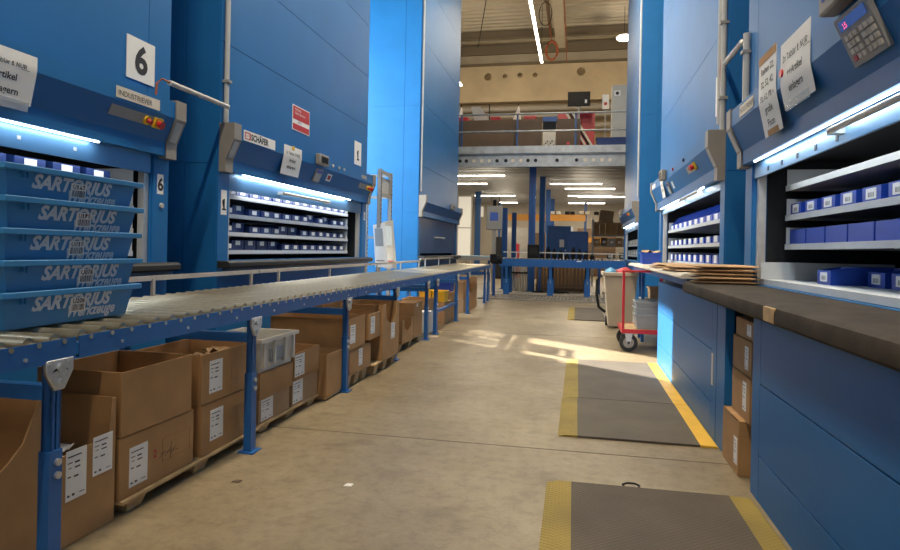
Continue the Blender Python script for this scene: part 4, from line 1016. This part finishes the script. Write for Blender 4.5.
# ---------------------------------------------------------------- things near the cross conveyor
r = thing('control_panel', 'grey control panel with blue screen on a post', 'control panel', (-2.26, 17.1, 0))
bx(-.21, .21, -.08, .08, 1.72, 2.38).build('housing', 'grey', r, bevel=.015); bx(-.11, .11, -.084, -.08, 1.97, 2.20).build('screen', 'screen', r)
bx(-.05, .05, -.04, .04, 0, 1.72).build('post', 'grey', r); bx(-.2, .2, -.15, .15, 0, .02).build('foot', 'grey', r)
MB().cyl((.0, 0, 2.38), (.0, 0, 2.55), .05, 12).build('signal_lamp', 'black', r)
MB().tube([(.1, 0, 2.38), (.14, 0, 2.6), (.02, 0, 2.68), (-.1, 0, 2.6), (-.08, 0, 2.5)], .012, 6).build('cable', 'black', r)
r = thing('drive_motor', 'black drive motor at the corner of the conveyors', 'motor', (-1.95, 15.25, 0))
MB().cyl((-.12, 0, .93), (.14, 0, .93), .11, 16).build('casing', 'black', r); bx(-.14, .02, -.11, .11, .86, 1.06).build('gearbox', 'black', r); bx(-.08, -.02, -.03, .03, 0, .86).build('bracket', 'blue_rear', r)
r = thing('belt_conveyor', 'pale blue belt conveyor branching off to the left rear', 'belt conveyor', (-2.4, 16.45, 0))
bx(-1.5, .3, -.3, .3, .93, 1.0).build('belt', 'pale_blue', r, bevel=.01); bx(-1.5, .3, -.34, -.3, .88, .98).build('side_rail', 'grey', r)
for x in (-1.2, .1): bx(x, x+.06, -.25, -.19, 0, .93).build('leg', 'blue_rear', r)
r = thing('sensor_box', 'black square box standing on the cross conveyor', 'box', (-1.12, 16.4, .963))
bx(-.15, .15, -.12, .12, 0, .36).build('casing', 'black', r, bevel=.01); bx(-.10, .10, -.124, -.12, .1, .28).build('panel', 'dark', r)
for k in range(9):
    o = thing('black_canister', '%s black canister from left behind the cross conveyor' % ORD[k], 'canister', (-.95+k*.17, 17.35, .9), 0, 'black canisters behind the cross conveyor')
    hh = .16 + .05*((k*3) % 4)
    MB().cyl((0, 0, 0), (0, 0, hh), .06, 12).cyl((0, 0, hh), (0, 0, hh+.05), .03, 10).build('body', 'black', o)
    MB().cyl((0, 0, hh+.05), (0, 0, hh+.07), .035, 10).build('cap', 'dark', o)
t = thing('rear_bench', 'long low bench behind the cross conveyor', 'bench', (-.2, 17.35, 0))
bx(-.95, .95, -.14, .14, .86, .898).build('top', 'grey', t)
for x in (-.8, .8): bx(x-.03, x+.03, -.1, .1, 0, .86).build('leg', 'blue_rear', t)
def machine(label, x, y, w, d, h, m):
    r = thing('machine_cabinet', label, 'machine', (x, y, 0), 0, 'blue machine cabinets')
    bx(-w/2, w/2, -d/2, d/2, .1, h).build('housing', m, r, bevel=.01); bx(-w/2+.04, w/2-.04, -d/2-.012, -d/2, .6, h-.06).build('door', m, r, bevel=.006)
    bx(-w/2+.05, w/2-.05, -d/2+.05, d/2-.05, 0, .1).build('plinth', 'dark', r)
    MB().cyl((w*.3, -d/2-.02, h*.6), (w*.3, -d/2-.012, h*.6), .03, 10).build('lock', 'zinc', r)
    return r
mc = machine('wide blue machine cabinet with white notice, left one', -.60, 21.2, .78, .8, 2.0, 'blue_conv')
bx(.03, .18, -.418, -.4125, 1.3, 1.55).build('notice', 'white', mc); bx(.39, .47, -.40, -.38, 1.1, 1.98).build('bright_gap', 'bright', mc)  # the glowing strip stands in for a bright gap beside the cabinet
machine('lower dark blue machine cabinet right of the white notice', .0, 20.2, .68, .6, 1.80, 'blue_rear')
r = thing('pallet_rack', 'orange beamed pallet rack in the rear hall', 'rack', (-1.6, 29, 0))
for x in (-2.0, .2, 1.95): bx(x-.06, x+.06, -.05, .05, 0, 3.4).build('upright', 'blue_rear', r)
bx(-2.0, 1.95, -.09, -.05, 2.56, 2.86).build('beam', 'orange', r); bx(1.0, 2.9, -.3, -.25, 1.6, 1.8).build('beam', 'orange', r)
for k in range(4):
    o = thing('wrapped_parcel', '%s dark parcel from left on the orange rack beam' % ORD[k], 'parcel', (-1.0+.65*k, 29.0, 2.861), 0, 'parcels on the orange rack')
    bx(-.22, .22, -.2, .2, 0, .14).build('wrap', ['white', 'dark', 'cream', 'dark'][k], o, bevel=.03); bx(-.03, .03, -.205, .205, -.0, .145).build('strap', 'brown', o)
# shelving with boxes on the right
r = thing('storage_shelf', 'grey shelving unit filled with brown boxes, right rear', 'shelf', (1.15, 22.2, 0))
for x in (-.62, .62):
    for y in (-.3, .3): bx(x-.03, x+.03, y-.03, y+.03, 0, 2.3).build('upright', 'ltgrey', r)
for z in (.9, 1.35, 1.72): bx(-.65, .65, -.32, .32, z, z+.04).build('shelf', 'grey', r)
for k in range(6):
    o = thing('file_box', '%s brown box from left on the rear grey shelving' % ORD[k], 'box', (.64+.2*k, 22.0, 1.761), 0, 'boxes on the rear shelving')
    bx(-.09, .09, -.1, .25, 0, .42).build('body', 'card', o, bevel=.005); bx(-.095, .095, -.105, .255, .36, .425).build('lid', 'card2', o)
o = thing('cardboard_box', 'tilted tan box on top of the rear shelving', 'box', (.95, 22.25, 2.19), 0); bx(-.24, .24, -.25, .05, 0, .38).build('body', 'card2', o, rot=(0, .12, 0), loc=(0, 0, .03)); bx(-.26, .26, -.26, .06, .0, .03).build('lid', 'card', o)
for k in range(5):
    o = thing('box_stack', '%s brown box on the middle rear shelf from left' % ORD[k], 'box', (.66+.25*k, 22.0, 1.391), 0, 'boxes on the middle rear shelf')
    bx(-.11, .11, -.1, .2, 0, .24+.03*(k % 2)).build('body', ['card', 'brown', 'grey'][k % 3], o, bevel=.004); bx(-.05, .05, -.104, -.1, .08, .16).build('label_card', 'white', o)
t = thing('packing_table', 'grey packing table with small equipment, right rear', 'table', (1.6, 19.6, 0))
bx(-.8, .8, -.4, .4, .92, .97).build('top', 'ltgrey', t)
for x in (-.72, .72): bx(x-.03, x+.03, -.3, .3, 0, .92).build('leg', 'grey', t)
for k in range(3):
    o = thing('scanner_unit', '%s small dark device on the rear packing table' % ['left', 'middle', 'right'][k], 'device', (1.0+k*.36, 19.45, .971), 0, 'devices on the packing table')
    bx(-.1, .1, -.1, .1, 0, .12+.06*k).build('casing', 'dark', o, bevel=.01); bx(-.07, .07, -.104, -.1, .03, .1).build('panel', 'ltgrey', o)
# below the cross conveyor
r = thing('slatted_crate', 'brown slatted wooden crate under the cross conveyor', 'crate', (-.42, 18.2, 0))
for k in range(14): bx(-.72+k*.105, -.65+k*.105, -.02, .0, .08, .92).build('slat', 'brown', r)
bx(-.74, .76, 0, .04, .1, .2).build('rail', 'brown', r); bx(-.74, .76, 0, .04, .75, .85).build('rail', 'brown', r); bx(-.74, .76, .04, .5, 0, .08).build('bottom', 'brown', r); bx(-.74, .76, .42, .44, .08, .92).build('back', 'card', r)
r = thing('pipe_bundle', 'grey upright pipes bundled under the cross conveyor', 'pipes', (-1.6, 18.0, 0))
for k in range(7): MB().cyl((k*.075-.2, 0, 0), (k*.075-.2-.05, .05, .92), .03, 8).build('pipe', 'grey', r)
bx(-.3, .32, -.05, .0, .5, .54).build('band', 'black', r)
for k, (x, y, s_) in enumerate(((-1.0, 17.0, .10), (-.55, 16.9, .13), (-.35, 17.1, .09))):
    o = thing('rag_bundle', '%s dark bundle on the floor under the cross conveyor' % ['left', 'middle', 'right'][k], 'bundle', (x, y, 0), 0, 'dark bundles under the cross conveyor')
    q = MB().lathe([(.2, 0), (1, .1), (.9, .5), (.4, .8), (.05, .85)], n=12); q.v = [(a*s_*2, b_*s_, c*s_) for a, b_, c in q.v]; q.build('cloth', 'dark', o)
fl_ = slabthing('floor_plate', 'pale board lying on the floor under the cross conveyor', 'board', -1.75, .6, 16.5, 17.1, .001, .03, 'cream'); 
r = thing('floor_roller_track', 'low steel grating track across the rear floor', 'grating', (-.75, 15.0, 0))
b = MB()
for k in range(36): b.box(-1.5+k*.085, -1.5+k*.085+.03, -.55, .75, .004, .03)
b.build('slats', 'taupe', r)
for y in (-.56, .08, .75): bx(-1.52, 1.56, y, y+.04, .002, .036).build('rail', 'taupe', r)
# rear left: bright window strip and hall stuff
o = thing('glazed_door', 'bright glazed door strip at the rear left', 'glazing', (-4.9, 27.0, 0))
bx(-.28, .28, 0, .05, .9, 3.5).build('pane', 'bright', o)
for x in (-.32, .28): bx(x, x+.04, -.02, .06, 0, 3.6).build('frame', 'ltgrey', o)
for z in (.86, 2.1, 3.5): bx(-.3, .3, -.02, .0, z, z+.05).build('frame', 'ltgrey', o)
o = thing('small_window', 'small bright window high in the rear wall', 'window', (-5.6, 35.9, 2.6))
bx(-.2, .2, -.03, 0, .5, 1.1).build('pane', 'bright', o); bx(-.25, .25, -.05, 0, .45, .5).build('sill', 'ltgrey', o)
for k, (x, y, w, h, m_, lb) in enumerate(((-2.55, 26, .3, 1.45, 'red', 'red machine box in the rear hall'), (-3.1, 25, .4, 1.7, 'dark', 'dark cabinet left of red machine in the rear hall'), (-1.5, 25.5, .45, 1.9, 'brown', 'brown cabinet behind the tall blue column'), (2.7, 27, 1.3, 2.2, 'brown', 'brown stacked goods behind the rear shelving'), (.9, 30.5, 1.8, 2.3, 'brown', 'wide brown goods block beneath the orange rack'), (-2.9, 31, 1.6, 2.3, 'grey', 'wide grey block in the far left of the hall'))):
    r = slabthing('storage_cabinet', lb, 'cabinet', x-w/2, x+w/2, y, y+.5, .001, h, m_, None, 'body')
    bx(-w/2+.03, w/2-.03, -.262, -.25, .1, h*.5).build('door', m_, r); bx(-w/2+.03, w/2-.03, -.262, -.25, h*.52, h-.06).build('door', m_, r)

# ---------------------------------------------------------------- lamps
def strip_lamp(label, x, y, z, L, along='x', power=60, drop=.0, group='strip lamps below the mezzanine', cable=None):
    r = thing('strip_lamp', label, 'lamp', (x, y, z), 0 if along == 'x' else PI/2, group)
    bx(-L/2, L/2, -.05, .05, .03, .08).build('housing', 'ltgrey', r); bx(-L/2+.01, L/2-.01, -.045, .045, 0, .03).build('diffuser', 'lamp', r)
    if cable: 
        for xx in (-L/2+.3, L/2-.3): bx(xx-.008, xx+.008, -.008, .008, .08, cable).build('hanger', 'dark', r)
    if power:
        la = bpy.data.lights.new('tube_light', 'AREA'); la.shape = 'RECTANGLE'; la.size = L; la.size_y = .09; la.energy = power; la.color = (1, .85, .62)
        lo = bpy.data.objects.new('tube_light', la); COL.objects.link(lo); lo.parent = r; lo.location = (0, 0, -.01)
    return r
for k, (x0, x1, y, lb) in enumerate(((-4.6, -2.51, 21.5, 'nearest strip lamp below the mezzanine, left side'), (-5.0, -3.5, 24.1, 'second strip lamp below the mezzanine, left side'), (-4.86, -2.93, 29.4, 'third strip lamp below the mezzanine, left side'), (-4.2, -3.2, 33.6, 'farthest strip lamp below the mezzanine, left side'),
        (-1.07, .88, 24.2, 'nearest strip lamp below the mezzanine, right side'), (-.54, 1.47, 26.1, 'second strip lamp below the mezzanine, right side'), (-.46, 1.5, 29.35, 'third strip lamp below the mezzanine, right side'), (.0, 2.2, 29.9, 'fourth strip lamp below the mezzanine, right side'), (-.5, 1.4, 33.8, 'farthest strip lamp below the mezzanine, right side'))):
    strip_lamp(lb, (x0+x1)/2, y, 3.74, x1-x0, 'x', 55, cable=.15)
for k, (x, y) in enumerate(((-3.2, 22.5), (.2, 25.2), (-3.6, 30.5), (1.0, 30.8))):
    la = bpy.data.lights.new('hall_fill', 'POINT'); la.shadow_soft_size = .5; la.energy = 70; la.color = (1, .86, .66)  # added point lights without fittings, brightening the underside of the deck
    lo = bpy.data.objects.new('hall_fill', la); COL.objects.link(lo); lo.location = (x, y, 2.9)
strip_lamp('long bright strip lamp hanging from the roof', -1.49, 21.2, 8.5, 6.4, 'y', 160, group='strip lamps under the roof', cable=2.1)
for k, y in enumerate((-1.5, 5.5, 12.0)):
    strip_lamp('roof strip lamp above the %s of the aisle' % ['near end', 'middle', 'far part'][k], -1.0 + .3*k, y, 8.5, 5.0, 'y', 420, group='strip lamps under the roof', cable=2.1)
for k, (x, y) in enumerate(((3.3, 22.5), (-4.6, 22.5))):  # added lamps hidden behind the lifts, brightening the concrete wall and roof
    r = strip_lamp('added unseen strip lamp over the mezzanine, %s side' % ['right', 'left'][k], x, y, 7.6, 3.0, 'y', 0, group='added lamps over the mezzanine', cable=2.9)
    la = bpy.data.lights.new('mezzanine_fill', 'POINT'); la.shadow_soft_size = .4; la.energy = 380; la.color = (1, .82, .56)
    lo = bpy.data.objects.new('mezzanine_fill', la); COL.objects.link(lo); lo.parent = r; lo.location = (0, 0, -.6)
r = thing('round_lamp', 'round glowing lamp under the roof at right', 'lamp', (1.62, 24.6, 9.35))
MB().lathe([(.05, .12), (.26, .10), (.30, .04), (.26, 0), (.02, 0)], n=20).build('shade', 'lamp', r); MB().cyl((0, 0, .12), (0, 0, 1.27), .012, 6).build('hanger', 'dark', r)
# cable tray, hoses and stays below the roof
r = thing('cable_tray', 'pale cable tray running under the roof', 'cable tray', (-.82, 20.5, 9.6))
b = MB(); b.box(-.17, .17, -4, 5.6, 0, .03).box(-.19, -.17, -4, 5.6, 0, .12).box(.17, .19, -4, 5.6, 0, .12); b.build('tray', 'roof', r)
for y in (-3.5, .5, 4.8): MB().box(-.15, -.13, y, y+.02, .12, 1.02).box(.13, .15, y, y+.02, .12, 1.02).build('hanger', 'dark', r)
MB().tube([(.23, -4, .05), (.23, 5.8, .05), (.23, 5.95, -.1), (.23, 6.0, -.5)], .02, 6).build('cable', 'copper', r)
r = thing('hose_loop', 'orange hose coil hanging beside the long strip lamp', 'hose', (-1.12, 24.5, 9.0))
pts = [(.22*math.cos(a)+.0, .0, .36*math.sin(a)) for a in [k*2*PI/20 for k in range(21)]]
MB().tube(pts, .045, 8).build('coil', 'copper', r); MB().tube([(0, 0, .36), (-.1, 0, .9), (-.2, 0, 1.6)], .02, 6).build('hanger', 'copper', r)
r = thing('cable_loop', 'black cable loop hanging under the roof', 'cable', (-1.25, 22.0, 9.5))
MB().tube([(.22*math.cos(a), 0, .42*math.sin(a)) for a in [k*2*PI/20 for k in range(21)]], .014, 6).build('loop', 'black', r)
MB().tube([(0, 0, .42), (-.3, 0, .75), (-.3, 0, 1.07)], .014, 6).build('lead', 'black', r); MB().tube([(-.3, 0, .62), (.2, 0, .66)], .03, 6).build('strut', 'dark', r)
o = MB().bar((-3.4, 22.5, 10.6), (-4.2, 25.5, 9.6), .03, .03).build('tie_rod', 'dark'); tag(o, 'thin dark tie rod slanting below the roof at left', 'rod')
o = MB().bar((-1.25, 14, 10.3), (-1.25, 26.4, 10.3), .1, .3).build('roof_purlin', 'brown'); tag(o, 'dark roof purlin running along above the strip lamp', 'purlin')

# ---------------------------------------------------------------- light and camera
w = bpy.data.worlds.new('world'); scene.world = w; w.use_nodes = True
bgn = w.node_tree.nodes['Background']; bgn.inputs[0].default_value = (.85, .90, 1.0, 1); bgn.inputs[1].default_value = .36
la = bpy.data.lights.new('window_daylight', 'AREA'); la.shape = 'RECTANGLE'; la.size = WY1-WY0; la.size_y = WZ1-WZ0; la.energy = 1250; la.color = (1.0, .98, .86)
lo = bpy.data.objects.new('window_daylight', la); COL.objects.link(lo); lo.location = (-6.37, (WY0+WY1)/2, (WZ0+WZ1)/2); lo.rotation_euler = (0, -PI/2, 0)
su = bpy.data.lights.new('sun', 'SUN'); su.energy = 24; su.angle = math.radians(.6); su.color = (1, .93, .80)
so = bpy.data.objects.new('sun', su); COL.objects.link(so)
so.rotation_euler = Vector((1, -.76, -.80)).to_track_quat('-Z', 'Y').to_euler()
cam = bpy.data.cameras.new('camera'); co = bpy.data.objects.new('camera', cam); COL.objects.link(co); scene.camera = co
cam.sensor_fit = 'HORIZONTAL'; cam.sensor_width = 36; cam.lens = 620/900*36; cam.clip_start = .05; cam.clip_end = 200
cam.shift_x = 0; cam.shift_y = -(275-249.5)/900
TH = math.atan(127/620)
co.matrix_world = Matrix.Translation((0, 0, 1.15)) @ Matrix.Rotation(TH, 4, 'Z') @ Matrix.Rotation(PI/2, 4, 'X') @ Matrix.Rotation(.02, 4, 'Z')
vs_ = scene.view_settings; vs_.view_transform = 'Standard'; vs_.look = 'None'; vs_.gamma = 1; vs_.use_curve_mapping = False; vs_.exposure = 0.0
scene.cycles.use_denoising = True; scene.cycles.max_bounces = 8
